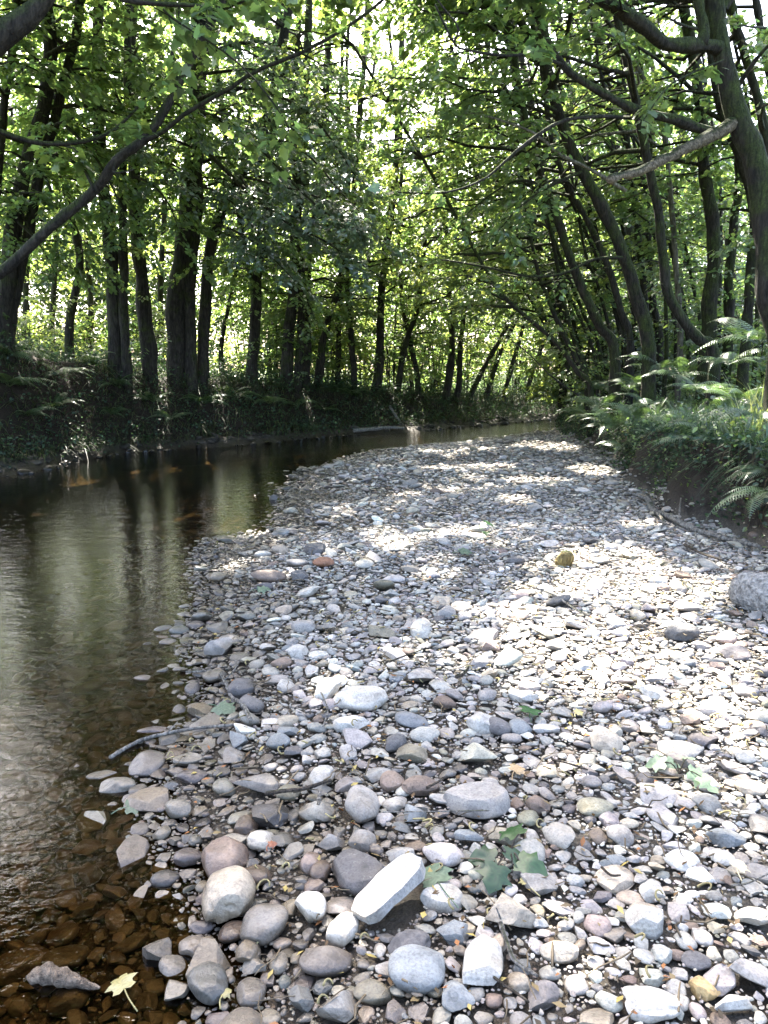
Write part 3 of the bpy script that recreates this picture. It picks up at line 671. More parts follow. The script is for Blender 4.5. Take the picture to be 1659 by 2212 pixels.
def bough(mb, lv, path, r0, size=.11, per_m=17, twig=1.0, step=.32, start=.25, wood=True, twig_wood=True, sides=6, droop=.25, r1=.006):
    """a bough along `path` with side twigs in a fan and leaves on them"""
    L = np.linalg.norm(np.diff(path, axis=0), axis=1).sum()
    if wood: tube(mb, path, np.linspace(r0, max(r1, r0*.18), len(path)), sides, .10, int(RNG.integers(1e6)), cap=False)
    if lv is None: return
    n = max(2, int(L*(1-start)/step)); side = 1
    for t in np.linspace(start, 1, n):
        k = t*(len(path)-1)*.999; i = int(k); p = path[i] + (path[i+1]-path[i])*(k-i); T = unit(path[i+1]-path[i]); side = -side
        S = unit(np.cross(T, (0, 0, 1.0))+1e-6)*side; d = unit(T*RNG.uniform(.3, .9) + S*RNG.uniform(.5, 1) + np.array([0, 0, RNG.uniform(-.35, .25)]))
        tl = twig*RNG.uniform(.5, 1.15)*(1.15-.5*t)
        q = p + d*np.linspace(0, tl, 4)[:, None]; q[:, 2] -= droop*tl*np.linspace(0, 1, 4)**2; q[1:3] += RNG.normal(0, .04*tl, (2, 3))
        if twig_wood and sun_open(q[1:3]+np.array([0, 0, .01])).any(): continue
        if twig_wood: tube(mb, q, np.linspace(max(.004, r0*.22), .003, 4), 3, cap=False)
        spray(lv, q, size, per_m)
    spray(lv, path[int(len(path)*.7):] if len(path) > 4 else path, size, per_m)

def stem_path(pts, depth, top_z=None, lean=None, n=None):
    """trunk through photograph positions (base first) at its own distance up the valley, carried on to its full height"""
    dd = np.broadcast_to(np.asarray(depth, float), (len(pts),)) if np.ndim(depth) == 0 else np.interp(np.linspace(0, 1, len(pts)), np.linspace(0, 1, len(depth)), depth)
    P = [at(x, y, d) for (x, y), d in zip(pts, dd)]
    g = tz(P[0][0], P[0][1]); d0 = P[0]-P[1]
    if P[0][2] > g-.1: P.insert(0, np.array([P[0][0]+.15*d0[0], P[0][1], g-.35]))
    if top_z and P[-1][2] < top_z:
        d = unit(P[-1]-P[-2]); d = unit(d + np.array([0, 0, 1.2])) if lean is None else unit(np.array(lean, float))
        h = top_z-P[-1][2]; m = max(1, int(h/2))
        for i in range(m): P.append(P[-1] + d*h/m/max(d[2], .5) + np.append(RNG.normal(0, .10, 2), 0))
    P = np.array(P); L = np.linalg.norm(np.diff(P, axis=0), axis=1).sum()
    Q = catmull(P, n or max(8, int(L*4))); sd_ = int(RNG.integers(1e6)); w = np.minimum(1, np.linspace(0, 6, len(Q)))[:, None]
    zz = np.column_stack([Q[:, 2], 0*Q[:, 2], 0*Q[:, 2]])
    Q[:, :2] += w*(.030*np.stack([snoise(zz, sd_, 1.6), snoise(zz, sd_+1, 1.6)], 1) + .010*np.stack([snoise(zz, sd_+2, 5), snoise(zz, sd_+3, 5)], 1)); return Q
def crown_boughs(mb, lv, path, zlo, nb, L=(1.6, 3.2), az=None, azs=9.0, size=.11, per_m=16, twig=1.0, step=.34, rise=.35, twig_wood=False, r=.035):
    nb = int(nb*NBF); zs = path[:, 2]; z1 = zs.max()
    for b in range(nb):
        z = zlo + (z1-zlo)*((b+RNG.random())/nb); i = int(np.argmin(np.abs(zs-z))); p = path[i]
        if z > 8.6 and RNG.random() < (.5 if p[0] > -2.6 else 0): continue
        a = RNG.normal(az, azs) if az is not None else RNG.uniform(0, 2*math.pi)
        l = RNG.uniform(*L)*(1 - .45*((z-zlo)/max(z1-zlo, .1))**2)
        s = np.linspace(0, 1, 6); rs = rise*RNG.uniform(.2, 1.4)
        q = p + np.stack([np.cos(a+.25*s*RNG.normal())*l*s, np.sin(a+.25*s*RNG.normal())*l*s, l*(rs*s - (rs*.75+.12)*s*s)], 1); q[1:] += RNG.normal(0, .05*l*.4, (5, 3))
        rel = q[-1]-np.array([0, 0, CAM_H]); dep = rel[1]*cP - rel[2]*sP
        if dep > 9 and RNG.random() < .25 and ((829.5+FPX*rel[0]/dep-930)/130)**2 + ((1106-FPX*(rel[1]*sP+rel[2]*cP)/dep-150)/170)**2 < 1: continue   # the open slot above the stream
        bough(mb, lv, q, r*RNG.uniform(.6, 1.2), size, per_m, twig, step, .2, True, twig_wood, 5)
def tree(name, label, cat, stems, bark='bark', leaf='leaf_mid', group=None, crowns=(), boughs=(), limbs=(), lobed=False, sides=11, flare=.36, shoots=0):
    """stems: (path, r0, r1); crowns: keyword dicts for crown_boughs on stem i; boughs: leafy boughs; limbs: bare limbs as parts of their own"""
    base = stems[0][0][0].copy(); base[2] = tz(base[0], base[1])
    root = tag(empty(name, base), label, cat, group)
    mb = MB(); lv = Leaves()
    for i, (path, r0, r1) in enumerate(stems):
        n = len(path); rad = np.interp(np.arange(n), [0, n*.25, n-1], [r0, r0*.86, r1]); tube(mb, path, rad, sides, .12, int(RNG.integers(1e6)), flare=flare if i == 0 else flare*.4)
    for cdict in crowns:
        c = dict(cdict); i = c.pop('stem', 0); crown_boughs(mb, lv, stems[i][0], **c)
    if shoots:
        for st in stems: crown_boughs(mb, lv, st[0][:int(len(st[0])*.6)], tz(st[0][0][0], st[0][0][1])+.5, shoots, L=(.25, .8), size=.10, per_m=9, twig=.4, step=.26, r=.008, rise=.5)
    for b in boughs: bough(mb, lv, **b)
    mb.build('trunk', M[bark], root, origin=base)
    for nm, path, r0, r1, mt, lump, lf in limbs:
        lm = MB(); tube(lm, path, np.linspace(r0, r1, len(path)), 8, lump, int(RNG.integers(1e6))); 
        if lf: bough(lm, lv, path, r0, wood=False, **lf)
        lm.build(nm, M[mt], root, origin=base)
    cb = MB()
    if lv.mesh_into(cb, lobed): cb.build('crown', M[leaf], root, smooth=False, origin=base)
    return root
def rw(w, depth): return w/2/FPX*depth
# ------------------------------------------------------------------ trees of the left bank
G_L, G_C, G_R = 'trees on the left bank', 'slender stems at the river bend', 'trees on the right bank'
STREAM = -0.5     # direction (radians) from the left bank out over the stream
def ltree(label, pts, depth, w, top, leaf='leaf_mid', wt=.45, extra=(), crowns=None, boughs=(), bark='bark', group=G_L, zlo=3.2, nb=14, L=(1.5, 3.0), size=.12, per_m=14, name='woodland_tree', limbs=(), lean=None, shoots=7):
    if group == G_L:                       # stand clear of the waterline, on the bank top
        for _ in range(40):
            q = at(*pts[0], depth)
            if -sdist(q[None, :2], LBANK)[0] > 1.7 or tz(q[0], q[1]) > q[2]+.1: break
            depth += .2
        extra = [(a, max(b, depth-.1+.3*i), c) for i, (a, b, c) in enumerate(extra)]
    p = stem_path(pts, depth, top, lean); d0 = depth if np.ndim(depth) == 0 else depth[0]
    if group == G_R: w *= .86
    st = [(p, rw(w, d0), rw(w, d0)*wt)]
    for e_pts, e_d, e_w in extra: q = stem_path(e_pts, e_d, top-.5); st.append((q, rw(e_w, e_d), rw(e_w, e_d)*.5))
    cr = crowns if crowns is not None else [dict(stem=i, zlo=zlo, nb=nb, L=L, size=size, per_m=per_m) for i in range(len(st))]
    return tree(name, label, 'tree', st, bark, leaf, group, cr, boughs, limbs, shoots=shoots if group != G_L or st[0][1] < .14 else 3)
def hang(pts, d0, d1, r0=.03, **kw):
    P = np.array([at(x, y, d) for (x, y), d in zip(pts, np.linspace(d0, d1, len(pts)))]); a = dict(path=catmull(P, 9), r0=r0, size=.115, per_m=17, twig=.95, step=.24, start=.1, twig_wood=True); a.update(kw); return a

ltree('twin stemmed slim tree at the far left, its stems crossing high up', [(15, 690), (32, 500), (66, 320), (95, 230), (105, 100), (97, 0)], 13.6, 34, 15.5, extra=[([(22, 690), (60, 500), (88, 350), (122, 250), (155, 120), (172, 10)], 13.9, 24)], zlo=3.6, nb=20, L=(1.5, 3.0), boughs=[hang([(70, 300), (140, 260), (210, 250), (270, 280)], 13.6, 12.6), hang([(100, 120), (180, 80), (260, 100), (330, 150)], 13.6, 12.4), hang([(90, 380), (30, 330), (-30, 330)], 13.6, 13), hang([(105, 60), (40, 20), (-40, 30)], 13.6, 13), hang([(120, 250), (200, 330), (250, 420), (280, 500)], 13.8, 13.2), hang([(85, 350), (120, 430), (170, 500), (180, 560)], 13.8, 13.4), hang([(40, 480), (80, 520), (120, 590)], 13.6, 13.2)])
ltree('thin crooked tree cut off by the left edge of the picture', [(-30, 700), (-15, 480), (8, 240), (25, 125), (34, 0)], 13.0, 22, 15, crowns=[dict(zlo=4, nb=16, L=(1.5, 3)), dict(zlo=5, nb=34, L=(2, 4.6), size=.14, per_m=17, twig=1.3)])  # second crown added outside the frame to block sky reflected in the water
ltree('thin leaning tree between twin stemmed tree and dark double trunk', [(148, 720), (160, 640), (172, 560), (150, 440), (135, 330), (120, 200)], 16.5, 18, 15, leaf='leaf_light', zlo=3.6, nb=22)
ltree('dark double trunk with a narrow gap low down', [(250, 765), (248, 640), (243, 520), (232, 420), (213, 250), (207, 100), (214, -20)], 15.2, 32, 15.5, extra=[([(272, 765), (270, 640), (268, 520), (262, 400)], 15.6, 22)], zlo=4.8, nb=10)
ltree('straight dark trunk left of the thickest trunk', [(322, 780), (312, 680), (302, 560), (292, 440), (284, 320), (283, 160), (286, 0)], 15.0, 34, 16, zlo=4, nb=26, boughs=[hang([(290, 380), (330, 400), (370, 450), (390, 520)], 15, 14), hang([(284, 240), (330, 210), (390, 230), (440, 290)], 15, 13.8), hang([(287, 300), (250, 200), (200, 120), (160, 60)], 15, 14)])
ltree('thickest trunk of the left bank with three stems grown together', [(386, 800), (384, 680), (398, 540), (412, 380), (428, 210), (440, 20)], 15.4, 47, 16.5, leaf='leaf_dark', bark='bark',
      extra=[([(415, 800), (414, 640), (420, 500), (426, 390)], 15.2, 27), ([(436, 795), (440, 640), (448, 555), (474, 470), (520, 380), (570, 280)], 15.6, 27)], zlo=4.4, nb=12,
      boughs=[hang([(430, 215), (520, 190), (620, 215), (700, 280), (760, 370)], 15.2, 13.4, .05), hang([(428, 240), (520, 280), (610, 370), (690, 450), (800, 520)], 15.2, 13.2, .05), hang([(450, 330), (520, 400), (600, 470), (700, 520), (840, 610)], 15.4, 13.0, .045),
              hang([(440, 120), (540, 90), (640, 110), (740, 170)], 15.4, 13.6, .045), hang([(460, 480), (510, 500), (570, 540), (640, 610)], 15.6, 14.2, .03), hang([(425, 400), (480, 420), (540, 480), (580, 560)], 15.2, 14.2, .03), hang([(520, 380), (600, 400), (700, 430), (790, 470)], 15.4, 13.4, .03),
              hang([(560, 290), (660, 330), (740, 420), (800, 480)], 15.4, 13.6, .03), hang([(440, 60), (400, 20), (350, -10)], 15.4, 14.8), hang([(440, 160), (560, 150), (660, 190), (720, 250)], 15.4, 14, .03), hang([(520, 380), (560, 440), (640, 470), (720, 470), (800, 500)], 15.0, 12.8, .03), hang([(420, 320), (360, 300), (300, 330)], 15.2, 14.2)])
ltree('single dark trunk standing before the bright clearing', [(545, 800), (548, 720), (549, 640), (556, 590), (565, 500), (575, 380), (590, 260), (600, 120)], 17.6, 26, 12.5, leaf='leaf_mid', zlo=3.3, nb=20, L=(1.5, 2.9), extra=[([(545, 700), (549, 640), (530, 570), (515, 480), (500, 360)], 17.6, 13)], boughs=[hang([(556, 560), (600, 570), (650, 620), (680, 690)], 17.6, 16.6), hang([(556, 540), (520, 560), (500, 610)], 17.6, 17), hang([(570, 470), (620, 480), (690, 540)], 17.6, 16.4)])
ltree('thin slanting pole tree in the bright gap', [(478, 750), (492, 680), (506, 610), (520, 530)], 19.5, 11, 9, leaf='leaf_light', zlo=4, nb=9, L=(1, 2))
ltree('ivy covered trunk right of the bright clearing', [(622, 835), (622, 760), (626, 690), (632, 600), (640, 480), (655, 330)], 18.6, 30, 12, leaf='leaf_mid', zlo=2.6, nb=24, L=(1.2, 2.6), extra=[([(640, 835), (646, 740), (650, 640)], 19, 18)])
ltree('dark trunk next to the ivy covered trunk', [(662, 820), (664, 740), (662, 660), (670, 540), (690, 400)], 19.6, 22, 12, zlo=3, nb=20, L=(1.2, 2.6))
ltree('trunk leaning right among the middle trunks', [(690, 815), (700, 740), (712, 690), (732, 625), (752, 520), (770, 380)], 20.0, 20, 11.5, zlo=3, nb=20, L=(1.2, 2.6), leaf='leaf_light')
ltree('slim upright trunk behind the leaning middle trunk', [(728, 815), (732, 740), (736, 660), (742, 560)], 21.0, 14, 11, zlo=2.8, nb=18, L=(1.2, 2.4))
ltree('thin grey trunk in the middle of the left bank', [(764, 830), (758, 740), (752, 670), (748, 560)], 20.6, 14, 11, zlo=3, nb=16, L=(1.2, 2.4), leaf='leaf_light')
ltree('dark trunk over the dark bank where the driftwood lies', [(812, 845), (818, 760), (824, 665), (836, 540), (850, 400)], 20.6, 22, 11.5, zlo=2.8, nb=20, L=(1.2, 2.5), leaf='leaf_mid', boughs=[hang([(826, 640), (880, 600), (940, 590), (1000, 620)], 20.6, 19.4)])
# slender stems at the bend, seen across the stream
for n, (lab, pts, d, w) in enumerate([
   ('slender stem at the bend just right of the dark driftwood trunk', [(856, 860), (868, 780), (884, 720), (905, 660)], 21.4, 13),
   ('forked slender stem at the bend bowing to the left', [(905, 870), (900, 800), (885, 730), (870, 640)], 22, 12),
   ('tallest of the slender upright stems at the bend', [(962, 880), (972, 800), (976, 740), (972, 660)], 22.4, 17),
   ('slender stem close beside the tallest of them', [(985, 875), (992, 800), (996, 730), (1006, 660)], 22.8, 13),
   ('slender stem leaning right above the far water', [(1012, 875), (1030, 830), (1062, 768), (1085, 725), (1120, 640)], 23.4, 13),
   ('slender stem bent towards the right bank at the bend', [(1045, 880), (1062, 820), (1090, 740), (1128, 650)], 24, 12),
   ('thin stem under the bare hanging branch', [(1082, 880), (1098, 820), (1120, 750), (1135, 690)], 25, 11),
   ('last slender stem before the right bank hides the stream', [(1130, 880), (1146, 820), (1170, 750), (1190, 690)], 26, 11),
   ('stem at the bend half hidden behind bright leaves', [(1168, 880), (1176, 820), (1190, 760)], 28, 12),
   ('thin crooked stem behind the slender stems', [(935, 870), (940, 800), (930, 740), (945, 670)], 25, 10)]):
    ltree(lab, pts, d, w, 10 + (n*37 % 20)/10, group=G_C, zlo=2.4, nb=12, L=(1.3, 2.7), leaf=['leaf_mid', 'leaf_light', 'leaf_mid', 'leaf_light'][n % 4], size=.14, per_m=12)

# the leaning tree on the left, rooted outside the frame, whose long limb crosses the upper left
p = stem_path([(-420, 900), (-160, 700), (0, 590), (120, 482), (205, 410), (255, 345), (325, 288), (380, 190), (430, 85), (472, 0), (520, -120)], [8.2, 8.0, 8.0], 8.5, (0.5, .3, 1))
L0 = dict(stems=[(p, .064, .026)])
sub = lambda pts, d0, d1, m=10: catmull(np.array([at(x, y, d) for (x, y), d in zip(pts, np.linspace(d0, d1, len(pts)))]), m)
def over(p0, ends, r0=.05, **kw):  # adds unseen boughs above the frame to shade the gravel and the water
    out = []
    for e in ends:
        e = np.array(e, float); m = (p0+e)/2 + np.array([0, 0, .5]); out.append(dict(path=catmull(np.array([p0, m, e]), 12), r0=r0, size=.13, twig=1.35, step=.24, start=.22, per_m=17, **kw))
    return out
tree('leaning_tree', 'dark leaning tree whose long limb rises across the upper left corner', 'tree', L0['stems'], 'bark', 'leaf_mid', G_L, lobed=True, sides=10, flare=.2,
     crowns=[dict(zlo=5.6, nb=12, L=(1.6, 3.2), size=.12, twig_wood=True)],
     boughs=over(p[-1], [(1.2, 8.2, 7.2), (.6, 10, 8), (-.6, 11.5, 8.4), (-2.2, 11.5, 8.2), (.3, 6.6, 6.6), (-3.5, 6.2, 6.8), (-4.8, 8.8, 7.6), (-1.8, 6, 6.6), (2, 9.6, 8.2), (1.2, 12.2, 9), (-3.2, 10.4, 8), (-5.2, 11, 8.4), (-4.6, 6.6, 7.2), (-6.5, 10, 8.6), (-7, 8, 7.6), (-6, 12.5, 9.6), (-3.6, 12.6, 9.4), (-7.6, 11, 9.6)]),
     limbs=[('limb', sub([(302, 308), (352, 284), (402, 244), (500, 188), (552, 154), (650, 114), (725, 74), (800, 22), (860, -30)], 8, 7.4, 22), .026, .012, 'bark_moss', .12, dict(start=.45, twig=.7, step=.34, per_m=15)),
            ('limb', sub([(-20, 276), (60, 304), (125, 311), (200, 301), (250, 277), (300, 228), (330, 180)], 7.4, 8, 18), .026, .010, 'bark_moss', .12, dict(start=.3, twig=.6, step=.3, per_m=15)),
            ('limb', sub([(205, 412), (180, 360), (160, 320), (100, 312)], 8, 8.3, 10), .018, .008, 'bark', .1, dict(start=.3, twig=.6)),
            ('limb', sub([(250, 348), (245, 372), (275, 370), (290, 366)], 8, 7.7, 8), .012, .006, 'bark', .1, None),
            ('limb', sub([(385, 190), (372, 110), (385, 60), (388, -20)], 8, 8.1, 10), .018, .010, 'bark', .1, dict(start=.2, twig=.7, step=.3)),
            ('limb', sub([(426, 232), (480, 244), (530, 260), (590, 290), (625, 280)], 7.9, 7.6, 12), .008, .004, 'bark', .1, dict(start=.2, twig=.5, step=.25, per_m=18))])
p = sub([(-260, 330), (-120, 190), (0, 82), (50, 45), (95, -2), (150, -90)], 6, 6.3, 14); base = np.array([-5.6, 5.6, tz(-5.6, 5.6)-.3]); p = np.vstack([catmull(np.array([base, base+(0.3, .1, 1.6), p[0]]), 8)[:-1], p])
tree('leaning_tree', 'thick bent bough poking into the top left corner', 'tree', [(p, .115, .06)], 'bark_moss', 'leaf_mid', G_L, lobed=True,
     boughs=over(p[-1], [(-3, 8, 6.2), (-5, 9, 6.8), (-6.5, 7.5, 6.2), (-4, 7.2, 5.8), (-2.6, 7.2, 6), (-7, 9.5, 7.6), (-5.5, 11.5, 8.2), (-3.6, 10, 7.4), (-1.6, 8.4, 6.8), (-2, 10.4, 7.6), (-8, 11, 8.4), (-7.5, 6, 6), (-4.6, 7.8, 6.4), (-5.8, 8.6, 7), (-3.4, 6.4, 5.8), (-6.2, 10.4, 8), (-4.2, 9.2, 7.4), (-5, 6.6, 6), (-7.4, 8.4, 7), (-6, 12.5, 7.6), (-7.5, 12.5, 8.6), (-8.5, 12, 8.2), (-5, 12.4, 7.8), (-4.4, 11.6, 7.2), (-6.8, 11.2, 7.6), (-8.2, 9.6, 7.4)], .035) + [dict(path=sub([(150, -90), (250, -8), (340, 8), (425, 12), (475, 22), (545, -6)], 6.3, 6.0, 14), r0=.024, size=.11, twig=.6, step=.3, start=.35), dict(path=sub([(352, 20), (380, 45), (460, 95), (540, 160), (610, 250), (625, 285)], 6.1, 6.4, 12), r0=.008, size=.11, twig=.45, step=.3, start=.1, per_m=14),  # high boughs added out of view to keep sky reflections off the water
             dict(path=sub([(95, 0), (220, -120), (420, -160), (620, -60)], 6.3, 7, 12), r0=.03, size=.12, twig=.9), dict(path=sub([(95, -40), (300, -300), (600, -350), (850, -200)], 6.3, 8, 12), r0=.03, size=.12, twig=1.0)])
# back row of the left strip
for n, (lab, x, y, d, w, ln) in enumerate([('thin back row tree between the crossing twin stems and their neighbour', 110, 720, 20, 13, 15), ('thin back row tree behind the leaning left limb', 195, 720, 21, 14, -10), ('thin pale back row tree just left of the double trunk', 232, 730, 22.5, 11, 20), ('thin back row tree right of the double trunk', 345, 740, 21, 15, 10),
        ('slim back row tree beyond the slanting pole tree', 595, 780, 23, 12, -15), ('slim tree at the rear of the ivy covered trunk', 580, 790, 24, 14, 25), ('slim tree far behind the middle trunks', 790, 800, 26, 12, 10), ('slim tree by the field at far left', 60, 715, 19, 15, -5)]):
    ltree(lab, [(x, y), (x+ln*.3, y-150), (x+ln, y-330), (x+ln*1.2, y-520)], d, w, 11.5, group='back row trees of the left strip', zlo=3.6 + (n % 3)*.6, nb=13, L=(1.3, 2.6), leaf='leaf_light', size=.15, per_m=10)

# ------------------------------------------------------------------ trees of the right bank
p = stem_path([(1700, 770), (1672, 640), (1662, 540), (1656, 440), (1630, 325), (1597, 250), (1567, 150), (1551, 50), (1546, -40)], [7.6, 7.8, 8.0], 10.5, (-.15, .15, 1))
tree('mossy_tree', 'big mossy tree at the right edge with a broken snag', 'tree', [(p, .15, .062)], 'bark_moss', 'leaf_mid', G_R, lobed=True, sides=12,
     crowns=[dict(zlo=6.2, nb=16, L=(2.2, 4.6), az=math.radians(170), azs=.8, size=.12, twig_wood=True, twig=1.2)],
     limbs=[('broken_branch', sub([(1592, 262), (1545, 290), (1500, 312), (1450, 338), (1418, 352), (1370, 374), (1340, 380), (1318, 388)], 7.9, 7.0, 40), .060, .040, 'snag', .20, None),
            ('limb', sub([(1545, 290), (1480, 268), (1450, 256), (1372, 236), (1300, 200), (1250, 168), (1215, 140), (1172, 62), (1148, 5), (1130, -60)], 7.9, 7.4, 24), .052, .020, 'bark_moss', .14, dict(start=.4, twig=.8, step=.36, per_m=15)),
            ('limb', sub([(1560, 108), (1520, 98), (1480, 98), (1432, 94), (1402, 66), (1360, 36), (1300, -4), (1230, -60)], 7.95, 7.2, 20), .075, .050, 'bark_moss', .16, dict(start=.75, twig=.9)),
            ('limb', sub([(1516, 98), (1520, 60), (1512, 20), (1505, -40), (1490, -140)], 7.8, 7.9, 12), .055, .04, 'bark_moss', .14, None),
            ('limb', sub([(1345, 253), (1290, 252), (1210, 263), (1130, 315), (1090, 350), (1040, 390), (955, 417), (850, 415)], 7.6, 7.4, 20), .020, .007, 'bark', .1, dict(start=.35, twig=.6, step=.4, per_m=11)),
            ('limb', sub([(1215, 140), (1150, 118), (1090, 120), (1010, 108), (980, 92), (940, 10)], 7.5, 7.0, 14), .016, .007, 'bark', .1, dict(start=.1, twig=.7, step=.3, per_m=15)),
            ('limb', sub([(980, 92), (990, 60), (960, 20), (930, -20)], 7.1, 7.0, 8), .01, .006, 'bark', .1, dict(start=.1, twig=.6, step=.3))],
     boughs=over(p[-1], [(-.4, 7.4, 7.4), (-.6, 9.4, 8.2), (.2, 11.4, 8.8), (1.4, 12.6, 9.2), (.8, 6.2, 7), (2.2, 5.6, 7.2), (4.2, 5.8, 7.4), (5.6, 8.4, 8.4), (2.8, 12.8, 9.2), (1.6, 9.6, 8.6), (2.6, 10.8, 8.8), (.6, 8.4, 7.8)]) + [dict(path=sub([(1555, 60), (1440, -200), (1250, -420), (1000, -560)], 8, 8.6, 12), r0=.06, size=.12, twig=1.2), dict(path=sub([(1550, 0), (1400, -120), (1150, -260), (850, -320)], 8, 9.5, 12), r0=.06, size=.12, twig=1.2),
             dict(path=sub([(1545, -40), (1500, -300), (1400, -600), (1200, -900)], 8, 7, 12), r0=.06, size=.12, twig=1.2), dict(path=sub([(1560, 20), (1700, -200), (1800, -420)], 8, 8.4, 10), r0=.05, size=.12, twig=1.1),
             dict(path=sub([(1585, 200), (1640, 120), (1720, 40)], 8, 7.6, 8), r0=.03, size=.11, twig=.8), dict(path=sub([(1562, 130), (1490, 160), (1440, 190), (1390, 260)], 7.8, 7.0, 8), r0=.010, size=.11, twig=.35, per_m=9)])
def rtree(label, pts, depth, w, top=13, leaf='leaf_mid', bark='bark_moss', zlo=4.5, nb=13, L=(1.6, 3.2), az=math.radians(170), azs=1.2, size=.12, per_m=14, wt=.45, boughs=(), group=G_R, extra=(), limbs=(), lean=(-.25, .05, 1), name='woodland_tree'):
    return ltree(label, pts, depth, w, top, leaf, wt, extra, [dict(zlo=zlo, nb=nb, L=L, az=az, azs=azs, size=size, per_m=per_m)], boughs, bark, group, name=name, limbs=limbs, lean=lean)
rtree('thick mossy trunk curving left over the gravel bar', [(1402, 770), (1378, 645), (1345, 540), (1298, 440), (1248, 345), (1208, 250), (1182, 160), (1172, 70)], 12.5, 36, 12.5, nb=20, L=(2, 4), boughs=over(at(1178, 120, 12.5), [(-2, 14, 8.6), (0, 15, 9), (-1, 16.5, 9.6), (1, 14, 8.8), (1.6, 16, 9.6), (-.2, 13, 8.6), (-3, 15.4, 9.2), (-1.6, 15, 9.2)], .04) + [hang([(1200, 240), (1120, 200), (1040, 200), (960, 240)], 12.4, 11.6), hang([(1260, 370), (1190, 400), (1120, 450), (1060, 520)], 12.5, 11.5)],  # boughs over the stream added out of view to shade the far gravel
      limbs=[('limb', sub([(1352, 412), (1300, 380), (1258, 356), (1212, 336), (1160, 292), (1102, 266), (1012, 243), (990, 262)], 11.6, 11, 18), .030, .010, 'bark_pale', .12, dict(start=.4, twig=.6, step=.4, per_m=11))])
rtree('tall curved trunk left of the thick mossy trunk', [(1328, 765), (1292, 705), (1264, 640), (1232, 560), (1208, 490), (1180, 400), (1156, 320), (1130, 230)], 14, 26, 12.5, nb=18, boughs=[hang([(1180, 400), (1120, 390), (1060, 420), (1000, 470)], 14, 13)],
      limbs=[('limb', sub([(1345, 556), (1282, 560), (1232, 585), (1180, 597), (1130, 595), (1056, 578), (976, 564), (940, 560)], 12.2, 11.8, 18), .026, .010, 'bark_moss', .12, dict(start=.35, twig=.55, step=.34, per_m=12))])
rtree('slim curved trunk tucked behind the thick mossy trunk', [(1362, 745), (1345, 680), (1310, 560), (1270, 475), (1228, 400), (1194, 310)], 15, 19, 12, nb=16, bark='bark')
rtree('low pole leaning out towards the far water', [(1272, 845), (1240, 800), (1200, 742), (1135, 684), (1090, 640), (1060, 600)], 14.5, 15, 7, nb=10, zlo=2.4, L=(1, 2), lean=(-.6, 0, 1), leaf='leaf_light',
      limbs=[('limb', sub([(1262, 862), (1190, 812), (1140, 762), (1072, 712), (1040, 690)], 13.4, 12.4, 12), .014, .006, 'bark', .12, None)])
rtree('thin leaning stem above the low pole', [(1272, 830), (1246, 782), (1206, 706), (1175, 640), (1150, 560)], 15.2, 15, 9, nb=12, zlo=2.8, L=(1, 2.2), leaf='leaf_light')
rtree('thin upright leaning stem beside it, nearer the ferns', [(1268, 815), (1246, 752), (1222, 676), (1204, 590), (1180, 470)], 16, 14, 10, nb=14, zlo=2.8, L=(1, 2.2))
rtree('curved mossy trunk sweeping down to the ferny bank', [(1542, 765), (1512, 735), (1480, 700), (1446, 640), (1432, 570), (1420, 450), (1392, 330), (1370, 200)], 12, 30, 12.5, nb=16, L=(1.8, 3.6))
rtree('broad dark trunk right of the curved mossy trunk', [(1530, 740), (1534, 660), (1542, 570), (1536, 470), (1528, 380), (1520, 240)], 13.5, 40, 13, nb=14)
rtree('dark trunk close behind the broad dark trunk', [(1574, 735), (1572, 660), (1574, 580), (1580, 480), (1588, 360)], 14, 28, 13, nb=14)
rtree('dark trunk half hidden by the big mossy tree', [(1612, 735), (1618, 650), (1626, 560), (1632, 450), (1602, 350), (1570, 280), (1545, 200)], 12.6, 27, 12, nb=14)
rtree('upright grey trunk left of the curved mossy trunk', [(1396, 750), (1390, 650), (1384, 540), (1372, 420), (1352, 280), (1344, 140)], 16.5, 21, 13.5, bark='bark', nb=14, leaf='leaf_dark')
rtree('second upright trunk between the grey one and the mossy one', [(1424, 740), (1412, 640), (1402, 520), (1392, 380), (1386, 240)], 17.5, 20, 13.5, bark='bark', nb=14, leaf='leaf_dark')
rtree('slim trunk at the rear of the upright grey trunk', [(1372, 755), (1362, 640), (1348, 520), (1330, 380)], 18.5, 15, 13, bark='bark', nb=14)
rtree('pale slim pole rising to the upper right', [(1470, 740), (1462, 600), (1450, 420), (1424, 230), (1392, 175), (1354, 108), (1320, 38)], 14.5, 15, 12, bark='bark_pale', nb=12, wt=.6)
rtree('trunk at the top right corner beside the mossy tree', [(1680, 720), (1672, 540), (1660, 360), (1640, 210), (1612, 100), (1582, -5)], 11, 28, 12, nb=14)
rtree('grey trunk leaning into the top right corner', [(1720, 740), (1712, 560), (1695, 380), (1664, 200), (1640, 60), (1626, -20)], 12.5, 26, 13, bark='bark', nb=12)
rtree('slim trunk at the middle of the right bank', [(1310, 790), (1296, 700), (1288, 600), (1276, 480), (1262, 340)], 19, 17, 13, bark='bark', nb=16, leaf='leaf_mid')
rtree('short leaning trunk above the first ferns of the right bank', [(1240, 850), (1228, 790), (1212, 720), (1190, 640), (1160, 540)], 18.5, 15, 10.5, nb=18, zlo=2.6, leaf='leaf_light')
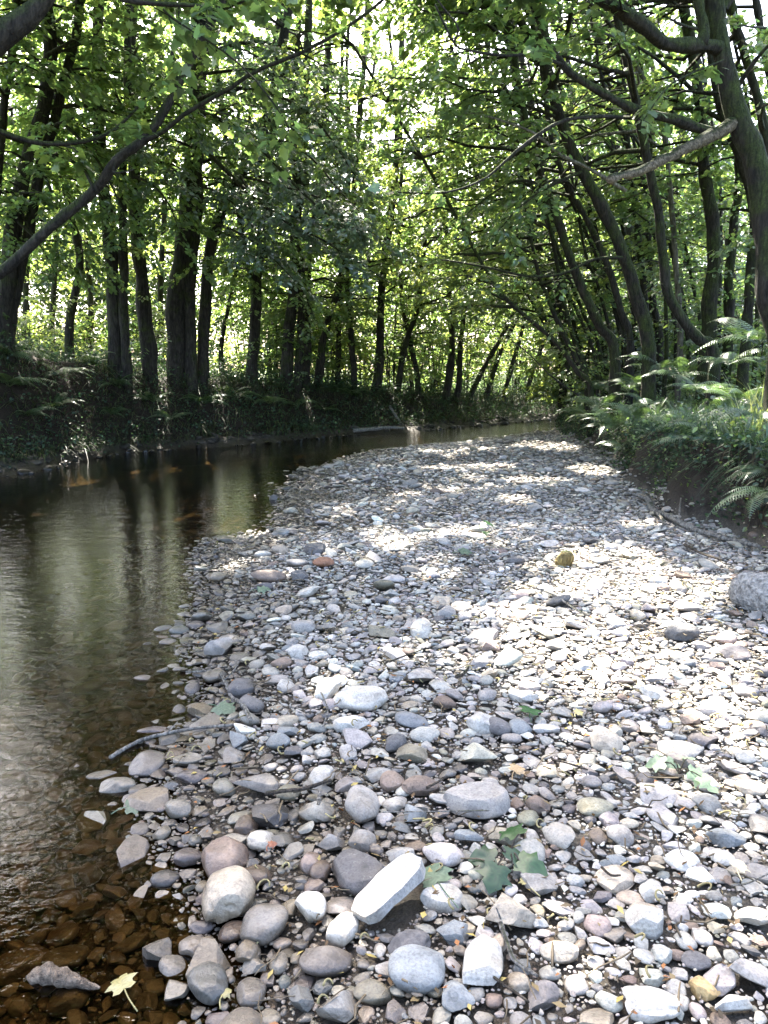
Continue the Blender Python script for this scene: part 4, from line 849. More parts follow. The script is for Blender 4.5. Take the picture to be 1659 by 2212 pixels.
for n, (lab, pts, dp, w) in enumerate([('slender stem leaning left of the tall curved trunk, bare low down', [(1300, 770), (1262, 680), (1222, 580), (1178, 470), (1140, 360)], 17, 11), ('slender stem crossing behind the pale bark limb', [(1352, 750), (1318, 640), (1276, 530), (1232, 430), (1190, 330), (1160, 230)], 17.5, 11),
    ('slender upright stem touching the curved mossy trunk', [(1440, 745), (1438, 640), (1430, 520), (1412, 380), (1400, 220)], 15, 11), ('slender stem leaning from the curved trunk towards the snag', [(1490, 745), (1470, 620), (1440, 500), (1398, 400), (1352, 300), (1310, 190)], 15.5, 12),
    ('thin leaning stem under the broken snag', [(1520, 745), (1498, 610), (1468, 490), (1430, 400), (1380, 310)], 16, 10), ('thin stem between the broad dark trunk and its close neighbour', [(1554, 740), (1556, 600), (1560, 470), (1548, 340), (1530, 200)], 16, 11),
    ('thin stem to the left of the big mossy tree foot', [(1634, 735), (1640, 620), (1646, 500), (1640, 380)], 13.5, 12), ('slender stem arching over the low pole', [(1288, 800), (1256, 700), (1206, 600), (1150, 510), (1096, 430)], 18, 10), ('slender stem arching far out at the bend corner', [(1232, 845), (1206, 760), (1160, 670), (1110, 590), (1060, 520)], 20, 10),
    ('straight slender stem between the tall curved trunk and the thick mossy trunk', [(1346, 760), (1316, 620), (1284, 480), (1248, 340), (1214, 200)], 18, 11), ('straight slender stem crossing above the low leaning pole', [(1264, 820), (1236, 680), (1200, 540), (1160, 400), (1122, 270)], 19.5, 11), ('straight leaning stem just left of the pale slim pole', [(1462, 740), (1436, 600), (1404, 450), (1368, 300), (1330, 160)], 17, 11),
    ('straight thin stem between grey trunk and curved mossy trunk', [(1412, 745), (1400, 620), (1378, 480), (1348, 330), (1316, 190)], 18, 10), ('thin straight stem leaning across the bend above the bare branch', [(1216, 850), (1190, 740), (1150, 600), (1106, 470), (1070, 370)], 21, 10),
    ('forked thin stem on the slope under the tall curved trunk', [(1338, 770), (1316, 700), (1296, 620), (1262, 520)], 16.5, 10)]):
    rtree(lab, pts, dp, w, 9.5+(n*13 % 20)/10, nb=10, zlo=3.2, L=(1, 2.2), leaf=['leaf_mid', 'leaf_light'][n % 2], bark=['bark_moss', 'bark'][n % 2])
# deeper rows of the right-hand wood
_r2 = np.random.default_rng(5)
NEAR_R = [(1402, 'the thick curving mossy trunk'), (1325, 'the tall curved trunk'), (1530, 'the broad dark trunk'), (1612, 'the half hidden dark trunk'), (1470, 'the pale slim pole'), (1240, 'the short leaning trunk'), (1680, 'the top right corner trunk')]
cnt = {}
for n in range(20):
    x = [1215, 1250, 1285, 1305, 1335, 1350, 1385, 1408, 1440, 1458, 1490, 1505, 1550, 1560, 1592, 1600, 1640, 1650, 1500, 1420][n]; d = 20 + (n*7 % 20); yb = 800-(1.9-1.5)*FPX/d*.8
    i = int(np.argmin([abs(x-a) for a, _ in NEAR_R])); sd_ = 'right' if x > NEAR_R[i][0] else 'left'; cnt[(i, sd_)] = cnt.get((i, sd_), 0)+1; c = cnt[(i, sd_)]
    lab = f"{['dark', 'slim dark', 'thin dark'][c-1] if c < 4 else 'faint thin'} trunk deep in the wood, seen just {sd_} of {NEAR_R[i][1]}"
    l = _r2.normal(-25, 22)
    rtree(lab, [(x, yb), (x+l*.3, yb-180), (x+l*.8, yb-360), (x+l*1.6, yb-560)], d, 11+_r2.uniform(0, 9)*(20/d)+4*(d < 26), 13.5, group='trees deep in the right-hand wood', bark='bark', nb=15, zlo=2.4, L=(1.5, 3.2), az=None, size=.17, per_m=9, leaf=['leaf_mid', 'leaf_dark', 'leaf_light'][n % 3])

# ------------------------------------------------------------------ bushes
def bush(label, x, y, depth, height, leaf='leaf_mid', group='bushes along the stream', spread=.5, size=.12, n=7):
    p = at(x, y, depth); g = tz(p[0], p[1]); base = np.array([p[0], p[1], g]); root = tag(empty('hazel_bush', base), label, 'bush', group); mb = MB(); lv = Leaves()
    for k in range(n):
        a = RNG.uniform(0, 6.28); ln = spread*RNG.uniform(.3, 1.2); h = height*RNG.uniform(.65, 1.05); s = np.linspace(0, 1, 9)[:, None]
        q = base + np.array([math.cos(a)*.12, math.sin(a)*.12, -.15]) + np.hstack([math.cos(a)*ln*h*.5*s**1.6, math.sin(a)*ln*h*.5*s**1.6, h*s]) + RNG.normal(0, .02, (9, 3))
        tube(mb, q, np.linspace(.028, .008, 9)*height/4, 5, cap=False); crown_boughs(mb, lv, q, g+height*.15, 4, L=(.5, 1.3), size=size, per_m=12, twig=.7, step=.34, r=.012)
    mb.build('stems', M['bark'], root, origin=base); cb = MB(); lv.mesh_into(cb); cb.build('crown', M[leaf], root, smooth=False, origin=base)
for b in [('bush between the single dark trunk and the ivy covered trunk', 592, 815, 20, 2.6, 'leaf_mid'), ('bush behind the ivy covered trunk and its neighbour', 655, 800, 21, 3.6, 'leaf_mid'), ('bush behind the trunk leaning right in the middle', 716, 800, 22, 3.8, 'leaf_light'), ('bush left of the thin grey middle trunk', 750, 815, 22, 3.2, 'leaf_light'),
          ('bush right of the dark trunk over the driftwood', 850, 835, 22, 3.6, 'leaf_mid'), ('bush at the bend behind the forked slender stem', 895, 840, 23.6, 4, 'leaf_light'), ('bush at the bend left of the tallest slender stem', 940, 850, 24, 3.6, 'leaf_mid'), ('bush at the bend right of the tallest slender stem', 1000, 855, 25, 4.2, 'leaf_mid'),
          ('bush beneath the slender stem leaning right', 1055, 860, 26, 4, 'leaf_light'), ('bush behind the bare hanging branch', 1110, 865, 27.5, 4.2, 'leaf_mid'), ('bush closing the view at the far bend', 1165, 868, 29, 4.6, 'leaf_mid'), ('leafy bush right at the corner of the right bank', 1208, 868, 27, 4, 'leaf_light'),
          ('bush at the near corner of the right bank under leaning stems', 1225, 850, 19.5, 2.8, 'leaf_light'), ('bush behind the low leaning pole on the right', 1275, 820, 20, 3.4, 'leaf_mid'), ('bush seen left of the tall curved trunk foot', 1310, 790, 20, 3.4, 'leaf_light'), ('bush behind the thick mossy trunk foot', 1360, 770, 18.5, 3, 'leaf_dark'),
          ('bush behind the upright grey trunk foot', 1420, 755, 20, 3.2, 'leaf_mid'), ('bush deep between curved and broad trunks', 1490, 745, 19, 3.2, 'leaf_mid'), ('bush deep between the broad and the half hidden trunk', 1590, 740, 18, 3, 'leaf_dark'), ('bush at far right behind the big mossy tree', 1655, 725, 14.5, 2.4, 'leaf_mid'),
          ('tall backlit bush added in the clearing right of the thickest trunk', 522, 765, 27, 5.2, 'leaf_light'), ('low bush behind the thin leaning tree on the left', 175, 745, 20, 2.2, 'leaf_light'), ('low bush between double trunk and straight trunk', 300, 750, 19.5, 2.4, 'leaf_mid'), ('low bush behind the straight dark trunk', 355, 755, 20.5, 2.4, 'leaf_light'), ('low bush at the far left beyond the twin stems', 70, 720, 17.5, 2.4, 'leaf_light')]: bush(*b)  # tall clearing bush added to turn the bright reflected gap yellow green

# ------------------------------------------------------------------ the far wood beyond the clearing: one mass of leaves
lv = Leaves(); n = 0
for i in range(2300):
    x = RNG.uniform(-52, 62); y = RNG.uniform(44, 66) + (8 if abs(x) > 30 else 0); top = RNG.uniform(8, 15) if x > -6 else (RNG.uniform(9, 14) if y < 57 else RNG.uniform(20, 32)); g = 1.6
    c = np.array([x, y, g + top*RNG.random()**.8]); m = 110; r = RNG.uniform(1.2, 2.4)
    d = unit(RNG.normal(size=(m, 3)))*(RNG.random((m, 1))**.45); P = c + d*np.array([r, r, r*.65])
    lv.add(P, RNG.normal(size=(m, 3)), np.array([0, -.2, 1.0])+RNG.normal(0, .6, (m, 3)), RNG.uniform(.22, .42, m), tints(m, .22))
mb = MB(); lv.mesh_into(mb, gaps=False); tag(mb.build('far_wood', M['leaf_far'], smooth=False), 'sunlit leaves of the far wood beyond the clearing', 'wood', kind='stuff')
# ------------------------------------------------------------------ ground cover on the banks
def on_bank(n, side, d0, d1, y0, y1, pw=1.0):
    """random ground positions at d0..d1 metres behind a waterline"""
    L = RBANK if side == 'r' else LBANK
    seg = np.linalg.norm(np.diff(L, axis=0), axis=1); cum = np.concatenate([[0], np.cumsum(seg)]); s = RNG.uniform(0, cum[-1], n*6)
    P = np.column_stack([np.interp(s, cum, L[:, 0]), np.interp(s, cum, L[:, 1])])
    e = 0.6; Q = np.column_stack([np.interp(s+e, cum, L[:, 0]), np.interp(s+e, cum, L[:, 1])]); T = unit(Q-P+1e-9)
    nrm = np.column_stack([T[:, 1], -T[:, 0]])*(1 if side == 'r' else -1); d = d0+(d1-d0)*RNG.random(len(P))**pw
    P = P+nrm*d[:, None]; z, ee, r, l = terrain(P, True); dd = r if side == 'r' else l
    ok = (P[:, 1] > y0) & (P[:, 1] < y1) & (dd > d0-.1) & (np.abs(P[:, 0]) < .60*P[:, 1]+2.2)
    P = P[ok][:n]; return np.column_stack([P, z[ok][:n]]), dd[ok][:n]
def low_leaves(lv, P, h0, h1, size, m, spread=.22):
    n = len(P); h = RNG.uniform(h0, h1, n)
    Q = np.repeat(P, m, 0) + RNG.normal(0, spread, (n*m, 3))*np.array([1, 1, .2]); Q[:, 2] += np.repeat(h, m)*RNG.random(n*m)**.7
    lv.add(Q, np.column_stack([RNG.normal(size=(n*m, 2)), RNG.uniform(-.7, .1, n*m)]), np.array([0, -.25, 1.0])+RNG.normal(0, .5, (n*m, 3)), size*RNG.uniform(.5, 1.3, n*m), tints(n*m, .35))
def blades(mb, P, hl, hr, width, lean=.6, seg=4, tint=.3, down=0.0, toward=None):
    n = len(P); h = RNG.uniform(hl, hr, n); a = RNG.uniform(0, 2*math.pi, n)
    D = np.column_stack([np.cos(a), np.sin(a)]); 
    if toward is not None: D = unit(D*.8+np.asarray(toward))
    W = np.column_stack([-D[:, 1], D[:, 0]]); w = width*RNG.uniform(.6, 1.3, n); ln = lean*RNG.uniform(.3, 1.5, n)
    t = np.linspace(0, 1, seg+1); V = np.zeros((n, seg+1, 2, 3))
    for k, u in enumerate(t):
        off = D*(h*ln*u**1.7)[:, None]; zz = h*(u - (.45*ln+down)*u*u); ww = w*(1-u**2)*.5+.0006
        for s_, q in ((0, -1), (1, 1)): V[:, k, s_, :2] = P[:, :2]+off+q*W*ww[:, None]; V[:, k, s_, 2] = P[:, 2]+zz-.02
    f = np.array([(2*k, 2*k+1, 2*k+3, 2*k+2) for k in range(seg)]); F = (f[None]+(np.arange(n)*2*(seg+1))[:, None, None]).reshape(-1, 4)
    mb.add(V.reshape(-1, 3), F, np.repeat(tints(n, tint), 2*(seg+1), 0))

# right bank: lush grass in a band behind the lip, low leaves among and behind it
mb = MB(); P, d = on_bank(20000, 'r', .24, 3.4, 3.5, 20, 1.2); blades(mb, P, .25, .62, .010, .8)
P, d = on_bank(1800, 'r', .20, .42, 3.5, 20); blades(mb, P, .2, .42, .009, 1.1, down=.5, toward=(-.8, -.2))
P, d = on_bank(3500, 'r', 3, 9, 5, 30); blades(mb, P, .2, .45, .012, .8)
tag(mb.build('grass', M['grass']), 'long soft green grass on the right bank', 'grass', kind='stuff')
mb = MB(); lv = Leaves()
P, d = on_bank(1500, 'r', .2, 3.0, 3.5, 20); low_leaves(lv, P, .15, .55, .06, 20, .18)
P, d = on_bank(420, 'r', -.05, .3, 4, 19); P[:, 2] -= .18; low_leaves(lv, P, .0, .3, .045, 10, .12)
P, d = on_bank(1500, 'r', 2.5, 14, 6, 40); low_leaves(lv, P, .2, .95, .09, 18, .3)
lv.mesh_into(mb); tag(mb.build('undergrowth', M['leaf_mid'], smooth=False), 'leafy green undergrowth under the right-hand trees', 'undergrowth', kind='stuff')
# thin roots and dead stems hanging over the bare earth of the right bank
mb = MB(); P, d = on_bank(420, 'r', .08, .34, 4, 19)
for p in P:
    h = RNG.uniform(.12, .45)*(1 if p[1] < 9 else .8); a = RNG.normal(math.pi+.25, .6); s = np.linspace(0, 1, 6)[:, None]; o = RNG.uniform(.05, .22)
    q = p + np.array([0, 0, .03]) + np.hstack([math.cos(a)*o*s**.6, math.sin(a)*o*s**.6, -h*s**1.5+.06*s]) + RNG.normal(0, .012, (6, 3)); tube(mb, q, np.linspace(.004, .0015, 6)*RNG.uniform(.6, 1.8), 4, col=np.array((.20, .15, .10))*RNG.uniform(.3, 1.6), cap=False)
tag(mb.build('roots', M['litter']), 'thin roots and dead stems hanging over the bare right bank', 'roots', kind='stuff')
mb = MB(); lv = Leaves(); P, d = on_bank(1500, 'r', .02, .36, 4, 19); P[:, 2] += .02; low_leaves(lv, P, .0, .12, .05, 9, .10); lv.mesh_into(mb)
P, d = on_bank(2600, 'r', .22, .45, 4, 19); blades(mb, P, .18, .42, .007, 1.3, down=.9, toward=(-1.0, -.3), tint=.5)
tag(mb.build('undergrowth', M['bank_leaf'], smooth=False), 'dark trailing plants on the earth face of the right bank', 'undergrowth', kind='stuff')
# left bank: dark hanging grass, ivy and small leaves
mb = MB(); P, d = on_bank(12000, 'l', .05, 2.5, 6, 30); blades(mb, P, .25, .7, .012, 1.0, down=.7, toward=(.5, -.5), tint=.45)
P, d = on_bank(3500, 'l', 2.0, 4.5, 8, 30); blades(mb, P, .2, .6, .012, .7)
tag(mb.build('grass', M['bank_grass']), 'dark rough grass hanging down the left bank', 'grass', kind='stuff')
mb = MB(); lv = Leaves()
P, d = on_bank(2400, 'l', -.05, 2.6, 6, 30); low_leaves(lv, P, .05, .4, .06, 20, .2)
P, d = on_bank(900, 'l', 1.6, 4.2, 8, 30); low_leaves(lv, P, .1, .6, .09, 16, .25)
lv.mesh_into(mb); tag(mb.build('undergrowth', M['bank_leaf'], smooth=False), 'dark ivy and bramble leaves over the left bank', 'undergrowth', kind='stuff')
mb = MB(); P, d = on_bank(7000, 'l', 4.2, 14, 10, 46); blades(mb, P, .3, .8, .02, .5)
tag(mb.build('grass', M['grass']), 'bright tall grass of the sunny clearing', 'grass', kind='stuff')

# ------------------------------------------------------------------ ferns
def frond_mesh(seed, L=1.0):
    r = np.random.default_rng(seed); mb = MB(); n = 24; t = np.linspace(0, 1, n)
    bend = r.uniform(.9, 1.25); sw = r.uniform(-.12, .12)
    path = np.column_stack([L*t*(1-.10*t), sw*L*t*t, L*(.62*t - .62*bend*t**2)])
    tube(mb, path, np.linspace(.006, .0015, n)*L*1.2, 4, col=(.5, .42, .25), cap=False)
    for i in range(3, n):
        u = t[i]; w = L*.21*math.sin(math.pi*min(1, (u-.06)*.80+.22))**.8*(1-u**3)+.008; T = unit(path[min(i+1, n-1)]-path[i-1]); S = unit(np.cross((0, 0, 1.0), T)); N = np.cross(T, S)
        for sg in (-1, 1):
            d = unit(S*sg + T*.38 - N*.12); b = path[i]; hw = L/n*.62
            k = 5; s = np.linspace(0, 1, k+1); c = b + d*w*s[:, None] + np.array([0, 0, -.25*w])*(s**2)[:, None]
            wd = hw*(1-s**1.6)*.5*(1+.25*np.cos(s*40)) + .0008
            V = np.stack([c-T*wd[:, None], c+T*wd[:, None]], 1).reshape(-1, 3); f = np.array([(2*q, 2*q+1, 2*q+3, 2*q+2) for q in range(k)])
            mb.add(V, f, np.array((.5, .5, .5))*r.uniform(.8, 1.2))
    return mb.mesh('frond', M['fern'], False)
FROND = [frond_mesh(s) for s in range(6)]
def fern(x, y, size, label, n=8, az=None, spread=2*math.pi, group='ferns on the right bank', lift=0.0, z=None, name='fern', tilt=(-.45, .10)):
    root = tag(empty(name, (x, y, (tz(x, y) if z is None else z)+lift)), label, 'fern', group); a0 = RNG.uniform(0, 6.28)
    for k in range(n):
        a = a0+2*math.pi*k/n+RNG.normal(0, .2) if az is None else az + (k/(max(n-1, 1))-.5)*spread + RNG.normal(0, .12)
        o = link('frond', FROND[int(RNG.integers(6))], root); s = size*RNG.uniform(.75, 1.15)
        o.rotation_euler = (RNG.normal(0, .1), RNG.uniform(*tilt), a); o.scale = (s, s, s*RNG.uniform(.85, 1.2))
    return root
def fern_px(px, py, depth, size, label, **kw):
    size *= 1.05; p = at(px, py, depth); fern(p[0], p[1], size, label, z=p[2], **kw)
W_ = math.pi
fern_px(1668, 1062, 5.9, .50, 'bright fern whose sunlit frond hangs down low at the right edge', n=6, az=W_+.5, spread=1.6, tilt=(.1, .6))
fern_px(1662, 1020, 6.2, .42, 'fern with level fronds just above the sunlit hanging frond', n=5, az=W_+.1, spread=1.5, tilt=(-.1, .3))
fern_px(1530, 975, 7.5, .60, 'fern with two long fronds arching left over the dark bank', n=6, az=W_+.15, spread=1.5, tilt=(-.3, .2), lift=.06)
fern_px(1640, 905, 7.2, .62, 'white glinting fern at the right edge under the pale reeds', n=7, az=W_+.1, spread=2.4)
fern_px(1470, 925, 9.6, .6, 'fern in the middle of the grassy lip behind the arching fern', n=7)
fern_px(1330, 925, 11.2, .62, 'silvery fern overhanging the gravel at the left end of the lip', n=9, az=W_+.2, spread=3.4)
fern_px(1295, 880, 13.0, .62, 'silvery fern on top of the left end of the grassy lip', n=9, az=W_, spread=4)
fern_px(1250, 895, 14.6, .55, 'farthest fern hanging over the far end of the gravel', n=8, az=W_+.2, spread=3.6)
fern_px(1345, 965, 10.4, .42, 'small fern low on the earth face by the bare root', n=6, az=W_+.4, spread=2.6)
fern_px(1420, 1010, 9.0, .36, 'little fern sticking out of the dark earth face', n=5, az=W_+.5, spread=2.2)
fern_px(1425, 800, 12.6, .72, 'dark fern with glossy fronds under the curved mossy trunk', n=9, az=W_, spread=4)
fern_px(1350, 845, 14.0, .62, 'dim fern in front of the thick mossy trunk', n=9)
fern_px(1570, 790, 11.0, .7, 'grey green fern behind the white sunlit boulder', n=9)
fern_px(1640, 745, 10.4, .85, 'tall spreading fern beneath the big mossy tree', n=10, az=W_, spread=4.6)
fern_px(1510, 850, 9.8, .55, 'fern in the grass in front of the white sunlit boulder', n=8)
fern_px(1610, 960, 7.2, .40, 'small fern in shade below the white glinting fern', n=6, az=W_+.3, spread=2.4)
fern_px(1400, 880, 11.4, .5, 'small grassy fern between the two silvery ferns and the boulder', n=8)
for n, (px, py, d, s) in enumerate([(20, 830, 12.4, .8), (120, 800, 13, .75), (115, 870, 12.6, .6), (190, 770, 14.6, .7), (240, 900, 13.6, .55), (250, 830, 14.4, .65), (330, 860, 15, .65), (60, 900, 11.9, .6), (370, 900, 15, .55), (440, 860, 16.2, .7), (500, 850, 16.8, .7), (520, 790, 18.4, .7), (580, 860, 17.4, .7), (640, 870, 18, .6), (700, 880, 18.8, .6), (470, 780, 18.6, .8), (590, 800, 19, .7), (760, 880, 19.8, .6), (20, 760, 12.8, .8), (830, 880, 20.8, .6)]):
    lab = ['large dark fern at the left edge of the picture', 'fern high on the bank under the leaning limb', 'fern with a pale sunlit frond on the left bank', 'fern at the foot of the thin leaning tree', 'low fern near the water under the double trunk', 'fern halfway up the bank below the double trunk', 'fern below the straight dark trunk',
           'low fern by the water at the left edge', 'low fern beneath the thickest trunk', 'fern right of the foot of the thickest trunk', 'fern below the bright clearing, on the bank face', 'fern on the bank top in front of the bright clearing', 'fern under the single dark trunk', 'fern below the ivy covered trunk',
           'fern below the trunk leaning right', 'tall fern lit from behind beside the slanting pole tree', 'backlit fern right of the single dark trunk', 'fern above the driftwood log', 'fern on the bank top at the left edge', 'small fern over the dark bank beyond the driftwood log'][n]
    p = at(px, py, d); x, y = p[0], p[1]
    for _ in range(60):
        l = float(-sdist(np.array([[x, y]]), LBANK)[0])
        if tz(x, y) >= p[2]-.15 or l > 3.4: break
        q = at(px, py, y+.12); x, y = q[0], q[1]
    fern(x, y, s, lab, n=9, az=-.9, spread=4.6, group='ferns on the left bank')
for n, (px, py, d, s, lab) in enumerate([(1280, 905, 13.6, .6, 'fern with drooping silvery fronds between the two overhanging ferns'), (1370, 905, 10.8, .62, 'broad bright fern on the lip right of the silvery overhanging fern'), (1440, 960, 9.2, .55, 'fern drooping over the brown earth face below the grassy lip'), (1520, 930, 8.4, .6, 'bright fern in the grass above the two arching fronds'), (1590, 870, 8.6, .62, 'fern in the grass left of the pale reeds'), (1380, 835, 13.4, .6, 'fern in half shade behind the grassy lip'), (1470, 815, 11.4, .66, 'fern right of the dark glossy fern under the curved trunk'), (1300, 845, 15, .6, 'fern at the rear left of the lip under leaning stems')]): fern_px(px, py, d, s, lab, n=8, az=W_+.2, spread=3.6)
# pale reeds at the right edge
g = at(1668, 880, 7.6); root = tag(empty('reed_tuft', (g[0], g[1], tz(g[0], g[1]))), 'tuft of pale yellow green reeds standing at the right edge', 'reeds')
mb = MB(); P = np.column_stack([RNG.normal(0, .12, (90, 2)), np.zeros(90)]); blades(mb, P, .45, .95, .018, .45, 5, .3); mb.build('blades', leaf_material('pale_reed', (.16, .19, .06), (.30, .34, .08), .5, .08), root)

# ------------------------------------------------------------------ wood lying about
def stick(label, pts, w0, w1, mat='wood', name='stick', cat='stick', forks=(), lift=.02, z=None, group=None, lump=.12, n=None):
    Q = [ground_hit(x, y) for x, y in pts]; 
    Q = [np.array([q[0], q[1], (tz(q[0], q[1]) if z is None else z)+lift]) for q in Q]
    path = catmull(np.array(Q), n or 6*len(Q)); path[:, 2] += .012*snoise(path, int(RNG.integers(999)), 9)
    d = np.linalg.norm(Q[0]); mb = MB(); tube(mb, path, np.linspace(w0, w1, len(path))/2/FPX*d, 7, lump, int(RNG.integers(999)))
    for f in forks:
        q = [ground_hit(x, y) for x, y in f[0]]; q = np.array([[a[0], a[1], tz(a[0], a[1])+lift+f[2]*i/(len(q)-1)] for i, a in enumerate(q)]); tube(mb, catmull(q, 10), np.linspace(f[1], f[1]*.5, 10)/2/FPX*d, 6, .1)
    o = mb.build(name, M[mat], origin=path[0]); return tag(o, label, cat, group)
GS = 'twigs and sticks on the gravel'
stick('white peeled stick reaching from the blue stones into the water', [(238, 1648), (300, 1625), (365, 1603), (430, 1594), (505, 1583)], 10, 7, forks=[([(365, 1603), (385, 1590)], 4, .02)], lift=.04, group=GS)
stick('bent grey twig curling round the dark stone by the pool', [(402, 1466), (465, 1468), (486, 1490), (500, 1522), (525, 1548), (543, 1592)], 5, 8, lift=.045, group=GS, forks=[([(486, 1490), (505, 1478), (520, 1462)], 4, .03)])
stick('thin wavy twig left of the large humped stone', [(690, 1512), (705, 1545), (708, 1570), (698, 1600)], 4, 3, lift=.05, group=GS)
stick('grey dry stick pointing down between pale stone and flat tan stone', [(1080, 2032), (1098, 2070), (1112, 2098), (1160, 2146)], 13, 8, lift=.045, group=GS, forks=[([(1080, 2032), (1070, 2018)], 6, .03)])
stick('dark curved twig lying below the grey dry stick', [(1034, 2128), (1062, 2152), (1100, 2170), (1142, 2190)], 8, 6, 'wood_dark', lift=.03, group=GS)
stick('thin dark twig above the pale wilted sprig', [(1190, 1668), (1230, 1680), (1268, 1692)], 5, 4, 'wood_dark', lift=.05, group=GS)
stick('short dark twig leaning on the slanted blue stone', [(922, 1742), (945, 1730), (966, 1713)], 7, 4, 'wood_dark', lift=.06, group=GS)
stick('long thin twig crossing the gravel left of the green leaf sprig', [(826, 1801), (900, 1797), (980, 1792), (1056, 1784)], 4, 3, lift=.055, group=GS)
stick('long grey twig lying in the sunlit middle gravel', [(1150, 1284), (1180, 1300), (1222, 1318), (1272, 1352)], 5, 4, lift=.05, group=GS)
stick('long bare root lying along the foot of the right bank', [(1395, 1082), (1412, 1112), (1448, 1130), (1495, 1152), (1560, 1174), (1640, 1196)], 13, 6, name='bare_root', cat='root', lift=.05, forks=[([(1418, 1118), (1432, 1140), (1428, 1155)], 7, 0), ([(1465, 1136), (1468, 1118)], 4, .12), ([(1400, 1090), (1372, 1082), (1350, 1078)], 9, .02)], group=None)
stick('dark split stick between the bare root and the grey log', [(1478, 1193), (1510, 1210), (1560, 1232)], 7, 4, 'wood_dark', lift=.05, group=GS)
stick('pale twig standing up beside the dark split stick', [(1500, 1180), (1506, 1200)], 5, 4, lift=.09, group=GS)
stick('dark brown driftwood piece below the olive brown stone', [(575, 1750), (610, 1742), (660, 1736), (716, 1731)], 10, 8, 'wood_dark', lift=.055, group=GS)
stick('short pale stick left of the upright grey boulder', [(688, 1780), (691, 1745)], 11, 8, lift=.05, group=GS)
stick('short dark twig on the grit above the pale ringed stone', [(1298, 1898), (1318, 1916), (1338, 1932)], 6, 4, 'wood_dark', lift=.03, group=GS)
stick('thin twig at the right edge above the big white oval stones', [(1574, 1970), (1610, 1954), (1655, 1936)], 5, 3, lift=.04, group=GS)
stick('thin stick behind the tilted egg shaped stone', [(1372, 1838), (1392, 1850), (1408, 1868)], 5, 4, lift=.04, group=GS)
stick('short thick stick leaning near the dark round pair', [(985, 1500), (1000, 1488), (1012, 1472)], 9, 6, 'wood_dark', lift=.06, group=GS)
stick('thin twig along the sunlit band below the pinkish upright stone', [(840, 1455), (880, 1440), (920, 1422)], 4, 3, 'wood_dark', lift=.05, group=GS)
stick('driftwood log lying across the far water under the left bank', [(764, 937), (800, 933), (838, 931), (872, 930)], 9, 7, 'wood', 'driftwood_log', 'log', lift=.06)
p = sub([(842, 878), (860, 905), (878, 930)], 19.6, 18.9, 8); mb = MB(); tube(mb, p, np.linspace(.035, .025, 8), 6, .1); tag(mb.build('stick', M['wood'], origin=p[0]), 'slanting pale stick leaning from the bank to the driftwood log', 'stick')
stick('short pale branch stub at the end of the earth face', [(1298, 985), (1312, 972)], 9, 6, lift=.08, name='branch_stub', cat='branch')
# weathered log at the right edge
a, b = ground_hit(1588, 1300), ground_hit(1720, 1345); a[2] = tz(a[0], a[1])+.07; b[2] = tz(b[0], b[1])+.06
mb = MB(); pth = catmull(np.array([a, a*.6+b*.4+np.array([0, 0, .02]), b, b+(b-a)*.6]), 26); tube(mb, pth, np.interp(np.arange(26), [0, 2, 8, 25], [.075, .105, .115, .10]), 16, .06, 5); tag(mb.build('weathered_log', M['log'], origin=a), 'rounded grey weathered log end at the right edge of the gravel', 'log')
# mossy chunk of wood on the gravel
g = ground_hit(1220, 1224); V = stone_shape(ICO[4][0], 4242, 'pitted')*np.array([.075, .06, .07]); mb = MB(); mb.add(V, ICO[4][1]); o = mb.build('wood_chunk', bark_material('mossy_chunk', (.16, .11, .045), (.42, .32, .12), .30, 2)); o.location = (g[0], g[1], g[2]+.05); tag(o, 'yellow brown mossy chunk of wood lying alone on the far gravel', 'wood chunk')
# sunlit boulder on the right bank
p = ground_hit(1545, 812); V = stone_shape(ICO[4][0], 515, 'angular')*np.array([.22, .2, .13])*p[1]/10; mb = MB(); mb.add(V, ICO[4][1], (.5, .48, .44)); o = mb.build('boulder', M['stone']); o.location = (p[0], p[1], tz(p[0], p[1])+.22); tag(o, 'white sunlit boulder among ferns on top of the right bank', 'boulder')

# ------------------------------------------------------------------ fallen leaves and sprigs
def flat_leaf(mb, P, D, N, s, col, curl=.22):
    D = unit(np.asarray(D, float)); N = unit(np.asarray(N, float)); N = unit(N-D*(N @ D)); B = np.cross(N, D)
    o = [(0, 0), (-.10, .22), (-.02, .46), (.14, .38), (.26, .40), (.40, .66), (.48, .46), (.56, .30), (.70, .34), (.82, .22), (1, 0)]
    O = np.array(o + [(x, -y) for x, y in o[-2:0:-1]]); n = len(O); C = np.array([.30, 0]); ring = [C[None]] + [C+(O-C)*k for k in (.3, .55, .8, 1.0)]
    L = np.concatenate(ring); ang = np.arctan2(L[:, 1], L[:, 0]-.05); rr = np.hypot(L[:, 0]-.1, L[:, 1]); ph = RNG.uniform(0, 6.28)
    zz = .045*np.abs(np.sin(ang*2.6))*rr*2 - curl*rr*rr + .05*np.sin(7*L[:, 0]+ph)*rr + .05*np.sin(6*L[:, 1]+ph)*rr
    V = np.asarray(P) + s*(L[:, :1]*D + L[:, 1:2]*B + zz[:, None]*N); k = np.arange(n); kk = (k+1) % n
    cc = np.tile(np.asarray(col, float), (len(L), 1)); cc[1:] *= (1 + .25*np.sin(np.arange(len(L)-1)*1.7+ph))[:, None]
    b0 = mb.n; mb.add(V, np.stack([0*k, 1+k, 1+kk], 1), cc)
    for q in range(3): mb.f4.append(b0 + np.stack([1+q*n+k, 1+(q+1)*n+k, 1+(q+1)*n+kk, 1+q*n+kk], 1))
